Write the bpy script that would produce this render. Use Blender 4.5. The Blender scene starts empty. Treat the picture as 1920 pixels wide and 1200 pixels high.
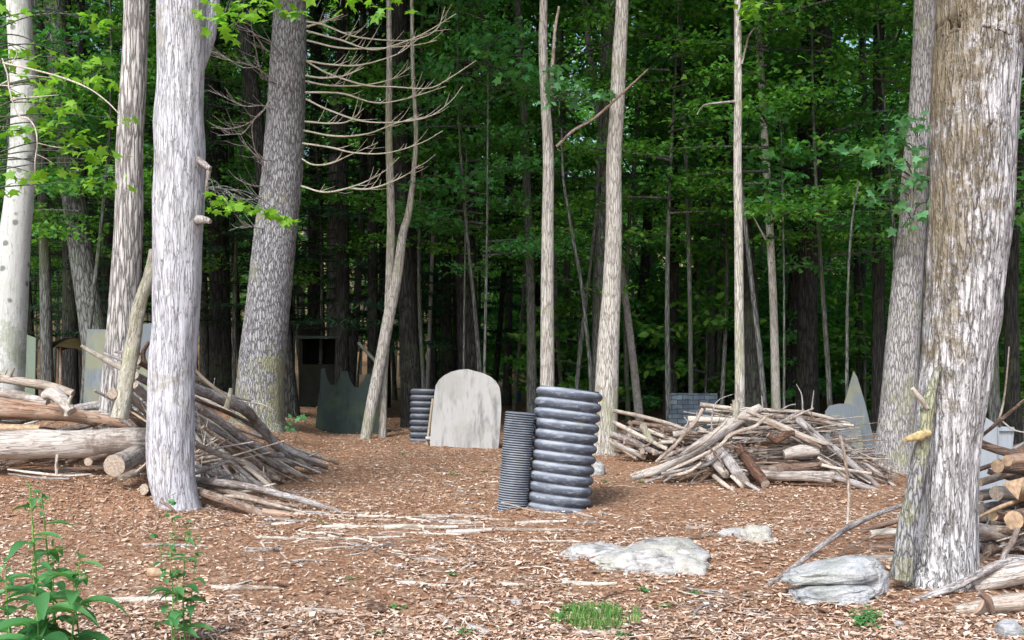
import bpy, bmesh, math, random
import numpy as np
from mathutils import Vector, Matrix, noise
random.seed(7); RS = np.random.RandomState(11)
SC = bpy.context.scene; COL = SC.collection
F = 2060.0; CAMZ = 1.6; HY = 640.0
R = random.uniform

# ------------------------------------------------------------------ terrain
def ss(a, b, x):
    t = min(1.0, max(0.0, (x-a)/(b-a))); return t*t*(3-2*t)
BANKS = [(.42, 10.5, .37, .37), (0.0, 10.35, .18, .18), (1.04, 8.1, .50, .38), (2.0, 6.85, .36, .24), (-.64, 15.62, .52, .12), (-3.05, 10.1, .27, .27), (2.86, 7.35, .36, .36), (1.75, 9.0, .2, .18)]
def hgt(x, y):
    h = (0.10*ss(-2.2, -4.2, x)*ss(9.6, 11.6, y)+0.17*ss(-2.75, -3.75, x)*ss(9.1, 10.5, y))*(1-ss(22, 30, y))
    h += 0.10*ss(12.0, 15.5, y)*ss(1.0, -2.0, x)*(1-ss(20, 26, y))
    far = max(0.0, y-56.0); h += 0.0020*far*far if far < 45 else 4.05+0.18*(far-45)
    side = max(0.0, abs(x)-30.0); h += 0.05*side
    h += 0.05*noise.noise((x*.55, y*.55, 3.1)) + 0.022*noise.noise((x*1.9, y*1.9, 7.7))
    if y < 22: h += 0.013*noise.noise((x*6.5, y*6.5, 1.3))
    if y < 17:
        for bx, by, rx, ry in BANKS:
            if abs(x-bx) < rx*2.2 and abs(y-by) < ry*2.2:
                q = ((x-bx)/rx)**2+((y-by)/ry)**2; h += (.030+.02*noise.noise((x*5, y*5, 2)))*math.exp(-abs(q-1)*1.6)
    return h
def P(px, py, Y): return Vector(((px-960)/F*Y, Y, CAMZ-(py-HY)/F*Y))
def ground_at(px, Y):
    x = (px-960)/F*Y; return Vector((x, Y, hgt(x, Y)))
def G(px, py):
    Y = 3.5; last = Y
    while Y < 90:
        p = P(px, py, Y)
        if p.z <= hgt(p.x, Y): break
        last = Y; Y += 0.05
    return ground_at(px, last)

# ------------------------------------------------------------------ nodes
def newmat(name):
    m = bpy.data.materials.new(name); m.use_nodes = True
    nt = m.node_tree; nt.nodes.clear()
    out = nt.nodes.new('ShaderNodeOutputMaterial'); b = nt.nodes.new('ShaderNodeBsdfPrincipled')
    nt.links.new(b.outputs[0], out.inputs[0]); b.inputs['Specular IOR Level'].default_value = 0.25
    return m, nt, b, out
class NT:
    def __init__(s, nt): s.nt = nt
    def n(s, t, **k):
        o = s.nt.nodes.new('ShaderNode'+t)
        for a, v in k.items(): setattr(o, a, v)
        return o
    def l(s, a, b): s.nt.links.new(a, b)
    def noise(s, vec, scale, detail=5, rough=.55, dist=0):
        o = s.n('TexNoise'); o.inputs['Scale'].default_value = scale; o.inputs['Detail'].default_value = detail
        o.inputs['Roughness'].default_value = rough; o.inputs['Distortion'].default_value = dist
        if vec is not None: s.l(vec, o.inputs['Vector'])
        return o.outputs['Fac']
    def ramp(s, fac, stops, interp='LINEAR'):
        o = s.n('ValToRGB'); cr = o.color_ramp; cr.interpolation = interp
        while len(cr.elements) < len(stops): cr.elements.new(0.5)
        for e, (p, c) in zip(cr.elements, stops):
            e.position = p; e.color = (c[0], c[1], c[2], 1) if hasattr(c, '__len__') else (c, c, c, 1)
        s.l(fac, o.inputs[0]); return o.outputs[0]
    def mix(s, fac, a, b, mode='MIX'):
        o = s.n('MixRGB', blend_type=mode)
        for v, i in ((fac, 0), (a, 1), (b, 2)):
            if hasattr(v, 'is_linked') or hasattr(v, 'links'): s.l(v, o.inputs[i])
            elif i == 0: o.inputs[0].default_value = v
            else: o.inputs[i].default_value = (v[0], v[1], v[2], 1)
        return o.outputs[0]
    def math(s, op, a, b=0.0):
        o = s.n('Math', operation=op)
        for v, i in ((a, 0), (b, 1)):
            if hasattr(v, 'links'): s.l(v, o.inputs[i])
            else: o.inputs[i].default_value = v
        return o.outputs[0]
    def bump(s, h, strength, dist, normal=None):
        o = s.n('Bump'); o.inputs['Strength'].default_value = strength; o.inputs['Distance'].default_value = dist
        s.l(h, o.inputs['Height'])
        if normal is not None: s.l(normal, o.inputs['Normal'])
        return o.outputs[0]
    def coords(s, scale=(1, 1, 1), offset=True):
        tc = s.n('TexCoord'); v = tc.outputs['Object']
        if offset:
            oi = s.n('ObjectInfo'); m = s.n('VectorMath', operation='SCALE'); cx = s.n('CombineXYZ')
            for i in range(3): s.l(oi.outputs['Random'], cx.inputs[i])
            s.l(cx.outputs[0], m.inputs[0]); m.inputs['Scale'].default_value = 37.0
            a = s.n('VectorMath', operation='ADD'); s.l(v, a.inputs[0]); s.l(m.outputs[0], a.inputs[1]); v = a.outputs[0]
        mp = s.n('Mapping'); mp.inputs['Scale'].default_value = scale; s.l(v, mp.inputs[0]); return mp.outputs[0], v

def bark(name, light, mid, dark, s=18, zr=.13, width=.10, bumpd=.02, patch=None, patch_amt=.0, patch_sc=2.2, spots=None, rough=.92, mode='cell', smooth=.0, algae=None, grad=None):
    m, nt, b, out = newmat(name); k = NT(nt)
    v, raw = k.coords((s, s, s*zr))
    d = k.n('TexNoise'); d.inputs['Scale'].default_value = 1.3; d.inputs['Detail'].default_value = 4; k.l(v, d.inputs['Vector'])
    vm = k.n('VectorMath', operation='MULTIPLY_ADD'); k.l(d.outputs['Color'], vm.inputs[0]); vm.inputs[1].default_value = (1.3, 1.3, 1.3); k.l(v, vm.inputs[2])
    vo = k.n('TexVoronoi', feature='DISTANCE_TO_EDGE'); vo.inputs['Scale'].default_value = 1.0; k.l(vm.outputs[0], vo.inputs['Vector'])
    if mode == 'plate':
        vo2 = k.n('TexVoronoi', feature='DISTANCE_TO_EDGE'); vo2.inputs['Scale'].default_value = 2.3; k.l(vm.outputs[0], vo2.inputs['Vector'])
        g1 = k.ramp(k.noise(v, .7, 4, .6), [(.44-.12*smooth, 0), (.62-.12*smooth, 1)]); g2 = k.ramp(k.noise(v, 1.6, 4, .6), [(.40-.14*smooth, 0), (.58-.14*smooth, 1)])
        ca = k.math('MAXIMUM', k.ramp(vo.outputs['Distance'], [(0, 0), (width, .6), (width*3, 1)]), k.math('MULTIPLY', g1, .9))
        cb = k.math('MAXIMUM', k.ramp(vo2.outputs['Distance'], [(0, .1), (width*1.5, .7), (width*4, 1)]), g2)
        crack = k.math('MULTIPLY', ca, cb)
    elif mode == 'cell': crack = k.ramp(vo.outputs['Distance'], [(0, 0), (width, .55), (width*2.6, 1)])
    else:
        def ridge(sc_, w_, dist_):
            n_ = k.noise(v, sc_, 3, .55, dist_); return k.ramp(k.math('MULTIPLY', k.math('ABSOLUTE', k.math('SUBTRACT', n_, .5)), 4), [(0, 0), (w_, .6), (w_*3, 1)])
        c1 = ridge(1.0, width, .8); c2 = ridge(2.3, width*1.2, .5); gate = k.ramp(k.noise(v, .55, 3), [(.42, 1), (.58, 0)])
        crack = k.math('MULTIPLY', k.math('MAXIMUM', c1, k.math('MULTIPLY', gate, .8)), k.math('ADD', k.math('MULTIPLY', c2, .5), .5))
    v2, _ = k.coords((s*2.6, s*2.6, s*zr*2.2))
    fine = k.noise(v2, 1.0, 6, .7)
    big = k.noise(raw, 1.7, 4, .6)
    col = k.ramp(fine, [(.30, mid), (.58, light)])
    col = k.mix(k.ramp(big, [(.42, 0), (.62, .55)]), col, mid)
    col = k.mix(crack, dark, col)
    if patch is not None:
        pn = k.math('ADD', k.math('MULTIPLY', k.noise(raw, patch_sc*2.2, 8, .72, .6), .7), k.math('MULTIPLY', k.noise(raw, patch_sc*11, 4, .7), .3))
        big2 = k.noise(raw, patch_sc*.45, 2, .5)
        pm = k.math('ADD', pn, k.math('MULTIPLY', k.math('SUBTRACT', big2, .5), .55))
        if grad is not None:
            tc0 = k.n('TexCoord'); dp = k.n('VectorMath', operation='DOT_PRODUCT'); k.l(tc0.outputs['Object'], dp.inputs[0]); dp.inputs[1].default_value = grad[:3]
            pm = k.math('ADD', pm, k.math('ADD', dp.outputs['Value'], grad[3]))
        lo = .66-.3*patch_amt
        pc = k.ramp(fine, [(.35, [c*.62 for c in patch]), (.65, patch)])
        col = k.mix(k.ramp(pm, [(lo-.03, 0), (lo+.02, .55), (lo+.13, .9)]), col, pc)
    if algae is not None:
        an = k.noise(raw, 1.1, 5, .6)
        col = k.mix(k.ramp(an, [(.46, 0), (.66, .65)]), col, algae)
    if spots is not None:
        sv = k.n('TexVoronoi'); sv.inputs['Scale'].default_value = 5.0; k.l(raw, sv.inputs['Vector'])
        sn = k.noise(raw, 14, 3)
        sm = k.math('ADD', sv.outputs['Distance'], k.math('MULTIPLY', sn, .18))
        col = k.mix(k.ramp(sm, [(.22, .85), (.30, 0)]), col, spots)
    k.l(col, b.inputs['Base Color']); b.inputs['Roughness'].default_value = rough
    h = k.math('ADD', k.math('MULTIPLY', crack, 1.0), k.math('MULTIPLY', fine, .55))
    k.l(k.bump(h, .9, bumpd), b.inputs['Normal'])
    return m

def leafmat(name, cols, trans=.35, rough=.5, warm=None):
    m, nt, b, out = newmat(name); k = NT(nt)
    g = k.n('NewGeometry'); oi = k.n('ObjectInfo')
    r = k.math('FRACT', k.math('ADD', g.outputs['Random Per Island'], oi.outputs['Random']))
    n = len(cols); col = k.ramp(r, [(i/(n-1), c) for i, c in enumerate(cols)])
    k.l(col, b.inputs['Base Color']); b.inputs['Roughness'].default_value = rough
    b.inputs['Specular IOR Level'].default_value = .3
    t = k.n('BsdfTranslucent'); k.l(k.mix(1.0, col, (1.25, 1.5, .6), 'MULTIPLY'), t.inputs['Color'])
    mx = k.n('MixShader'); mx.inputs[0].default_value = trans
    k.l(b.outputs[0], mx.inputs[1]); k.l(t.outputs[0], mx.inputs[2]); k.l(mx.outputs[0], out.inputs[0])
    return m

def islandmat(name, stops, rough=.9, bumps=60, grain=True):
    m, nt, b, out = newmat(name); k = NT(nt)
    g = k.n('NewGeometry')
    col = k.ramp(g.outputs['Random Per Island'], stops)
    v, raw = k.coords((1, 1, 1)); n = k.noise(raw, bumps, 3)
    col = k.mix(.35, col, k.mix(1.0, col, k.ramp(n, [(.3, .5), (.7, 1.3)]), 'MULTIPLY'))
    k.l(col, b.inputs['Base Color']); b.inputs['Roughness'].default_value = rough
    k.l(k.bump(n, .5, .004), b.inputs['Normal'])
    return m

def groundmat():
    m, nt, b, out = newmat('forest_floor'); k = NT(nt)
    v, raw = k.coords((1, 1, 1), False)
    n1 = k.noise(raw, .9, 5, .6); n2 = k.noise(raw, 9, 8, .75); n3 = k.noise(raw, 55, 5, .7)
    vo = k.n('TexVoronoi'); vo.inputs['Scale'].default_value = 34; mp = k.n('Mapping'); mp.inputs['Scale'].default_value = (1, .55, 1); mp.inputs['Rotation'].default_value = (0, 0, .5); k.l(raw, mp.inputs[0]); k.l(mp.outputs[0], vo.inputs['Vector'])
    sep = k.n('SeparateColor'); k.l(vo.outputs['Color'], sep.inputs[0])
    chip = k.ramp(sep.outputs[0], [(0, (.20, .105, .065)), (.3, (.33, .18, .11)), (.6, (.43, .255, .165)), (.82, (.50, .33, .22)), (.93, (.58, .43, .32)), (1, (.66, .54, .42))])
    dirt = k.ramp(n2, [(.3, (.25, .13, .075)), (.55, (.42, .235, .14)), (.75, (.50, .31, .20))])
    col = k.mix(k.ramp(n1, [(.40, .25), (.6, .8)]), dirt, chip)
    col = k.mix(.4, col, k.mix(1, col, k.ramp(n3, [(.3, .4), (.7, 1.5)]), 'MULTIPLY'))
    k.l(col, b.inputs['Base Color']); b.inputs['Roughness'].default_value = .95
    h = k.math('ADD', n2, k.math('MULTIPLY', vo.outputs['Distance'], .5))
    k.l(k.bump(h, 1, .05, k.bump(n3, .6, .01)), b.inputs['Normal'])
    return m

def rockmat(name, light, mid, dark, green=None, sc=1.0, band=(6, 6, 30)):
    m, nt, b, out = newmat(name); k = NT(nt)
    v, raw = k.coords((1, 1, 1))
    n1 = k.noise(raw, 7*sc, 8, .7, .4); n2 = k.noise(raw, 60*sc, 5, .7); n4 = k.noise(raw, 2.4*sc, 3)
    vb, _ = k.coords(band); n3 = k.noise(vb, 1, 5, .65, .8)
    col = k.ramp(n1, [(.32, dark), (.46, mid), (.66, light)])
    col = k.mix(k.ramp(n3, [(.36, .75), (.47, 0)]), col, dark)
    if green: col = k.mix(k.ramp(n4, [(.47, 0), (.6, .6)]), col, green)
    col = k.mix(.5, col, k.mix(1, col, k.ramp(n2, [(.3, .5), (.7, 1.35)]), 'MULTIPLY'))
    k.l(col, b.inputs['Base Color']); b.inputs['Roughness'].default_value = .9
    k.l(k.bump(k.math('ADD', k.math('ADD', n1, n3), k.math('MULTIPLY', n2, .3)), .9, .02), b.inputs['Normal'])
    return m

def boardmat(name, base, blotch, stain=None, streak=True, blotch_amt=.5, grime=None):
    m, nt, b, out = newmat(name); k = NT(nt)
    v, raw = k.coords((9, 9, 2.2)); n1 = k.noise(v, 1, 6, .62, .3); n2 = k.noise(raw, 1.8, 4, .6)
    v3, _ = k.coords((60, 60, 4)); n3 = k.noise(v3, 1, 3)
    lo = .60-.16*blotch_amt
    col = k.mix(k.ramp(n1, [(lo, 0), (lo+.17, .9)]), base, blotch)
    col = k.mix(.35, col, k.mix(1, col, k.ramp(n3, [(.3, .75), (.7, 1.12)]), 'MULTIPLY'))
    if stain: col = k.mix(k.ramp(n2, [(.50, 0), (.62, .7)]), col, stain)
    k.l(col, b.inputs['Base Color']); b.inputs['Roughness'].default_value = .85
    k.l(k.bump(k.math('ADD', n3, n1), .35, .004), b.inputs['Normal'])
    return m

def brickpaint():
    m, nt, b, out = newmat('painted_brick_panel'); k = NT(nt)
    tc = k.n('TexCoord'); sp = k.n('SeparateXYZ'); k.l(tc.outputs['Object'], sp.inputs[0]); cx = k.n('CombineXYZ')
    wn = k.math('MULTIPLY', k.math('SUBTRACT', k.noise(tc.outputs['Object'], 5, 3), .5), .05)
    k.l(k.math('ADD', sp.outputs[0], wn), cx.inputs[0]); k.l(k.math('ADD', sp.outputs[2], wn), cx.inputs[1])
    br = k.n('TexBrick'); k.l(cx.outputs[0], br.inputs['Vector']); br.inputs['Scale'].default_value = 1
    br.inputs['Brick Width'].default_value = .17; br.inputs['Row Height'].default_value = .075; br.inputs['Mortar Size'].default_value = .009
    br.inputs['Color1'].default_value = (.035, .055, .08, 1); br.inputs['Color2'].default_value = (.10, .13, .15, 1); br.inputs['Mortar'].default_value = (.018, .022, .03, 1); br.inputs['Bias'].default_value = -.2; br.inputs['Mortar Smooth'].default_value = .6
    n = k.noise(tc.outputs['Object'], 6, 5); col = k.mix(.6, br.outputs['Color'], k.mix(1, br.outputs['Color'], k.ramp(n, [(.3, .4), (.7, 1.6)]), 'MULTIPLY'))
    k.l(col, b.inputs['Base Color']); b.inputs['Roughness'].default_value = .8
    return m

def pipemat(name, base, dust_highlight, amt):
    m, nt, b, out = newmat(name); k = NT(nt)
    v, raw = k.coords((9, 9, 30)); n = k.noise(v, 1, 8, .75); n2 = k.noise(raw, 90, 3); n3 = k.noise(raw, 3.5, 4)
    col = k.mix(k.ramp(n, [(.60-.2*amt, 0), (.76, .85)]), base, dust_highlight)
    g = k.n('NewGeometry'); sp = k.n('SeparateXYZ'); k.l(g.outputs['Normal'], sp.inputs[0])
    up = k.ramp(sp.outputs[2], [(.35, 0), (.8, .8)])             # dusty rib shelves, with their top highlight put into the colour too
    col = k.mix(k.math('MULTIPLY', up, k.ramp(n3, [(.35, .3), (.6, 1)])), col, dust_highlight)
    moss = k.mix(k.ramp(n3, [(.56, 0), (.66, .7)]), col, (.16, .17, .06))
    col = k.mix(k.ramp(sp.outputs[2], [(.0, 0), (.5, .6)]), col, moss)
    k.l(col, b.inputs['Base Color']); k.l(k.ramp(n, [(.3, .55), (.7, .9)]), b.inputs['Roughness']); b.inputs['Specular IOR Level'].default_value = .45
    k.l(k.bump(n2, .15, .002), b.inputs['Normal'])
    return m

def plain(name, c, rough=.8, n=20, var=.5):
    m, nt, b, out = newmat(name); k = NT(nt); v, raw = k.coords((1, 1, 1))
    f = k.noise(raw, n, 4); k.l(k.ramp(f, [(.3, [x*(1-var) for x in c]), (.7, [x*(1+var*.5) for x in c])]), b.inputs['Base Color']); b.inputs['Roughness'].default_value = rough
    return m

M = {}
M['ground'] = groundmat()
M['litter'] = islandmat('bark_chips_and_leaves', [(0, (.13, .072, .05)), (.18, (.28, .165, .11)), (.40, (.46, .295, .20)), (.60, (.56, .39, .28)), (.78, (.64, .48, .38)), (.91, (.72, .60, .50)), (1, (.80, .71, .63))])
M['splinter'] = islandmat('pale_splinters', [(0, (.36, .27, .2)), (.4, (.62, .51, .41)), (1, (.85, .77, .68))])
M['beech'] = bark('pale_smooth_bark', (.54, .56, .56), (.42, .45, .43), (.22, .23, .22), 14, .12, .02, .003, (.32, .36, .28), .25, 1.4, (.12, .14, .13), mode='ridge')
M['ash'] = bark('cream_furrowed_bark', (.60, .59, .58), (.44, .43, .42), (.15, .14, .14), 26, .10, .09, .018, (.36, .38, .30), .2, 2)
M['white'] = bark('white_grey_plated_bark', (.60, .62, .68), (.46, .47, .52), (.20, .195, .215), 26, .11, .032, .012, (.40, .39, .33), .20, 1.8, mode='plate', smooth=.38)
M['pine'] = bark('grey_lichened_bark', (.44, .45, .48), (.30, .305, .33), (.10, .095, .10), 34, .20, .085, .016, (.38, .39, .23), .42, 2.4, grad=(0, 0, -.05, .07))
M['oak'] = bark('rough_peeling_bark', (.70, .71, .74), (.53, .53, .55), (.10, .085, .075), 23, .15, .05, .045, (.28, .23, .14), .52, 3.6, mode='plate', grad=(-.28, -.02, .115, -.25), smooth=.35)
M['lightash'] = bark('light_even_bark', (.56, .55, .52), (.43, .41, .38), (.20, .18, .16), 36, .12, .06, .008, (.42, .43, .29), .32, 2.2)
M['greyash'] = bark('grey_brown_bark', (.49, .49, .50), (.36, .355, .36), (.13, .12, .115), 40, .16, .07, .010, (.40, .41, .28), .36, 2.2)
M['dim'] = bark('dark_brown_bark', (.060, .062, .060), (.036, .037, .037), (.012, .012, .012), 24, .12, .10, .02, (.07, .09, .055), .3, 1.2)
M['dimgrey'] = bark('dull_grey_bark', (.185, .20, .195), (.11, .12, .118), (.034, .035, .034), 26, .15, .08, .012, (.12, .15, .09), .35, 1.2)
M['mossy'] = bark('mossy_pole_bark', (.56, .55, .48), (.42, .41, .33), (.18, .16, .11), 30, .2, .06, .008, (.46, .46, .27), .32, 3, mode='ridge')
M['stick_grey'] = bark('weathered_grey_stick', (.52, .50, .50), (.32, .295, .29), (.09, .075, .07), 34, .10, .05, .006, (.20, .15, .12), .40, 4, mode='ridge')
M['stick_tan'] = bark('pale_barkless_stick', (.58, .52, .46), (.38, .32, .27), (.14, .11, .09), 34, .10, .04, .005, (.26, .19, .14), .42, 4, mode='ridge')
M['stick_brown'] = bark('brown_barked_stick', (.32, .23, .18), (.20, .13, .10), (.06, .04, .03), 34, .10, .07, .008, (.48, .43, .38), .42, 4, mode='ridge')
M['stick_pale'] = bark('bleached_stick', (.68, .64, .58), (.50, .45, .39), (.20, .16, .13), 34, .10, .03, .004, (.32, .26, .21), .36, 4, mode='ridge')
M['log_light'] = bark('smooth_fallen_log', (.56, .53, .50), (.38, .34, .31), (.14, .11, .10), 16, .08, .03, .008, (.24, .19, .16), .36, 2.4, mode='ridge')
M['log_red'] = bark('reddish_fallen_log', (.46, .33, .25), (.33, .20, .14), (.13, .07, .045), 16, .08, .03, .008, (.52, .42, .34), .35, 2.4, mode='ridge')
M['dead_branch'] = bark('pale_dead_branch', (.70, .68, .58), (.56, .54, .45), (.3, .27, .2), 40, .3, .02, .002, (.45, .45, .3), .2, 3)
M['rot'] = bark('rotten_red_wood', (.24, .14, .10), (.14, .075, .05), (.045, .025, .018), 30, .14, .08, .02, (.36, .30, .24), .35, 3, mode='ridge')
M['cut'] = plain('sawn_end_wood', (.60, .44, .27), .85, 60, .35)
M['cutgrey'] = plain('weathered_end_wood', (.40, .34, .28), .9, 60, .5)
M['cutorange'] = plain('fresh_split_wood', (.46, .33, .22), .8, 30, .4)
M['yellowrot'] = plain('yellow_broken_wood', (.50, .39, .20), .85, 40, .5)
M['leaf_back'] = leafmat('woodland_leaves', [(.035, .13, .022), (.075, .23, .035), (.14, .34, .05), (.045, .19, .05), (.24, .46, .08)], .48)
M['leaf_canopy'] = leafmat('canopy_leaves', [(.03, .13, .02), (.07, .21, .03), (.12, .30, .05)], .45)
M['leaf_mid'] = leafmat('understory_maple_leaves', [(.05, .19, .05), (.09, .28, .07), (.06, .24, .09), (.12, .33, .09)], .4)
M['leaf_lime'] = leafmat('yellow_green_leaves', [(.16, .34, .03), (.25, .48, .05), (.12, .30, .04), (.32, .56, .08)], .45)
M['leaf_blue'] = leafmat('cool_green_leaves', [(.10, .30, .12), (.16, .40, .19), (.08, .25, .10), (.22, .46, .24)], .35)
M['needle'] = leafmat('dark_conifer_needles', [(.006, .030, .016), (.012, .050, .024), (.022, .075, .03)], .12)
M['weed'] = leafmat('weed_leaves', [(.07, .22, .08), (.12, .33, .12), (.05, .17, .06), (.17, .40, .15)], .35, .42)
M['grass'] = leafmat('grass_blades', [(.06, .19, .04), (.10, .30, .06), (.16, .38, .09), (.34, .32, .16)], .3)
M['stem'] = plain('green_stem', (.16, .30, .07), .6, 30)
M['redleaf'] = plain('red_leaf', (.55, .03, .04), .6)
M['rock'] = rockmat('pale_veined_rock', (.62, .62, .62), (.43, .43, .43), (.13, .13, .13), (.44, .44, .37), 1.3)
M['slab'] = rockmat('grey_blue_slab_rock', (.52, .53, .56), (.36, .38, .40), (.11, .115, .12), (.36, .385, .36), 1.3, (3, 3, 26))
M['arch'] = boardmat('whitewashed_board', (.47, .48, .48), (.21, .22, .225), (.38, .39, .37), True, .70)
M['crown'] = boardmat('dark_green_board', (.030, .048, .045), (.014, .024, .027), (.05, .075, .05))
M['bluegrey'] = boardmat('blue_grey_board', (.16, .19, .22), (.24, .28, .30), (.24, .25, .15), True, .3)
M['greenboard'] = boardmat('green_grey_board', (.17, .22, .18), (.11, .15, .13), (.14, .20, .10))
M['paleboard'] = boardmat('pale_blue_board', (.38, .43, .48), (.26, .30, .34), None, True, .5)
M['brickpanel'] = brickpaint()
M['pipe'] = pipemat('black_corrugated_plastic', (.070, .085, .115), (.42, .47, .55), .50)
M['pipedark'] = pipemat('black_fine_ribbed_plastic', (.05, .06, .08), (.34, .38, .44), .25)
M['plank'] = boardmat('weathered_plank', (.46, .38, .28), (.30, .24, .18), None)
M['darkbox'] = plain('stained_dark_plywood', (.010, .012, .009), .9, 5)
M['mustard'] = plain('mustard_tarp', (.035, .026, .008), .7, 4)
M['blueplastic'] = plain('blue_plastic', (.08, .22, .45), .45, 6, .2)
M['whiteplastic'] = plain('white_plastic', (.6, .6, .6), .5, 6, .1)
M['black'] = plain('black_rubber', (.02, .02, .022), .6)

# ------------------------------------------------------------------ mesh helpers
def mesh_np(name, V, tris=None, quads=None, smooth=False):
    me = bpy.data.meshes.new(name); nt_ = 0 if tris is None else len(tris); nq = 0 if quads is None else len(quads)
    me.vertices.add(len(V)); me.vertices.foreach_set('co', np.asarray(V, dtype=np.float32).ravel())
    li = []
    if nt_: li.append(np.asarray(tris).ravel())
    if nq: li.append(np.asarray(quads).ravel())
    li = np.concatenate(li).astype(np.int32); me.loops.add(len(li)); me.loops.foreach_set('vertex_index', li)
    st = np.concatenate([np.arange(nt_)*3, nt_*3+np.arange(nq)*4]).astype(np.int32)
    me.polygons.add(nt_+nq); me.polygons.foreach_set('loop_start', st)
    if smooth: me.polygons.foreach_set('use_smooth', np.ones(nt_+nq, dtype=bool))
    me.update(calc_edges=True); me.validate(); return me
def link(name, me, mats, parent=None, loc=None):
    o = bpy.data.objects.new(name, me); COL.objects.link(o)
    if me is not None and mats:
        for m in (mats if isinstance(mats, (list, tuple)) else [mats]):
            if len(me.materials) < (len(mats) if isinstance(mats, (list, tuple)) else 1): me.materials.append(M[m] if isinstance(m, str) else m)
    if parent is not None: o.parent = parent
    if loc is not None: o.location = loc
    return o
def tag(o, label=None, cat=None, group=None, kind=None):
    if label: o['label'] = label
    if cat: o['category'] = cat
    if group: o['group'] = group
    if kind: o['kind'] = kind
    return o
def empty(name, loc, label, cat, group=None):
    o = bpy.data.objects.new(name, None); COL.objects.link(o); o.location = loc; o.empty_display_size = .1
    return tag(o, label, cat, group)
class MB:
    def __init__(s): s.v = []; s.f = []; s.mi = []; s.sm = []
    def add(s, V, Fs, mi=0, smooth=True):
        o = len(s.v); s.v += [tuple(v) for v in V]; s.f += [tuple(i+o for i in f) for f in Fs]; s.mi += [mi]*len(Fs); s.sm += [smooth]*len(Fs)
    def mesh(s, name):
        me = bpy.data.meshes.new(name); me.from_pydata(s.v, [], s.f)
        me.polygons.foreach_set('material_index', s.mi); me.polygons.foreach_set('use_smooth', s.sm); me.update(); return me
    def obj(s, name, mats, parent=None, loc=None): return link(name, s.mesh(name), mats, parent, loc)
def catmull(pts, n):
    pts = [Vector(p) for p in pts]
    if len(pts) < 3:
        return [pts[0].lerp(pts[-1], i/n) for i in range(n+1)]
    P_ = [2*pts[0]-pts[1]]+pts+[2*pts[-1]-pts[-2]]; L = [0]
    for a, b in zip(pts, pts[1:]): L.append(L[-1]+(b-a).length)
    out = []; j = 0
    for i in range(n+1):
        d = L[-1]*i/n
        while j < len(pts)-2 and d > L[j+1]: j += 1
        t = (d-L[j])/max(1e-9, L[j+1]-L[j]); p0, p1, p2, p3 = P_[j], P_[j+1], P_[j+2], P_[j+3]
        out.append(.5*((2*p1)+(p2-p0)*t+(2*p0-5*p1+4*p2-p3)*t*t+(3*p1-p0-3*p2+p3)*t**3))
    return out
def interp(vals, n):
    k = len(vals)-1; out = []
    for i in range(n+1):
        x = k*i/n; j = min(int(x), k-1); out.append(vals[j]+(vals[j+1]-vals[j])*(x-j))
    return out
def tube(mb, pts, rad, sides=8, rings=None, disp=0, dsc=(20, 3), flare=None, cap=(0, 0), capmi=0, mi=0, seed=0, origin=None, squash=1, lumps=0):
    n = rings or max(2, len(pts)*3); C = catmull(pts, n); Rr = interp(rad, n) if isinstance(rad, (list, tuple)) else [rad]*(n+1)
    o0 = Vector(origin) if origin is not None else Vector((0, 0, 0))
    T0 = (C[1]-C[0]).normalized(); ref = Vector((0, 1, 0)) if abs(T0.y) < .9 else Vector((1, 0, 0)); N = (ref-T0*ref.dot(T0)).normalized()
    V = []; dist = 0
    for i, c in enumerate(C):
        T = (C[min(i+1, n)]-C[max(i-1, 0)]).normalized(); N = (N-T*N.dot(T)).normalized(); B = T.cross(N)
        if i: dist += (c-C[i-1]).length
        for s_ in range(sides):
            a = 2*math.pi*s_/sides; d = N*math.cos(a)+B*math.sin(a)*squash; r = Rr[i]
            if lumps: r *= 1+lumps*noise.noise((d.x*1.2+seed, d.y*1.2+dist*3, d.z*1.2+dist*1.5))
            if flare:
                amt, hh, kk, ph = flare; r *= 1+amt*math.exp(-dist/hh)*(.55+.45*math.cos(kk*a+ph)+.25*math.cos((kk+2)*a+ph*2.3))
            if disp:
                q = Vector((d.x*r*dsc[0], d.y*r*dsc[0], dist*dsc[1]+seed))
                w = noise.noise(q); w2 = noise.noise(q*2.3)
                r += disp*((1-2.2*abs(w))*.7+w2*.5)
            V.append(c+d*r-o0)
    Fs = []
    for i in range(n):
        for s_ in range(sides):
            a = i*sides+s_; b = i*sides+(s_+1) % sides; Fs.append((a, b, b+sides, a+sides))
    mb.add(V, Fs, mi, True)
    for e, ring in ((0, 0), (1, n)):
        if cap[e]:
            idx = [ring*sides+s_ for s_ in range(sides)]
            if e == 0: idx = idx[::-1]
            pts_ = [V[q] for q in idx]; cc = sum(pts_, Vector())/len(pts_)
            k = len(pts_); mb.add(pts_+[cc+(( -T0 if e == 0 else T)*Rr[ring]*.08)], [(q, (q+1) % k, k) for q in range(k)], capmi, False)
    return C
def box(mb, c, s, rot=None, mi=0):
    V = []
    for x in (-.5, .5):
        for y in (-.5, .5):
            for z in (-.5, .5):
                v = Vector((x*s[0], y*s[1], z*s[2])); v = rot @ v if rot else v; V.append(v+Vector(c))
    mb.add(V, [(0, 1, 3, 2), (4, 6, 7, 5), (0, 4, 5, 1), (2, 3, 7, 6), (0, 2, 6, 4), (1, 5, 7, 3)], mi, False)

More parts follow.
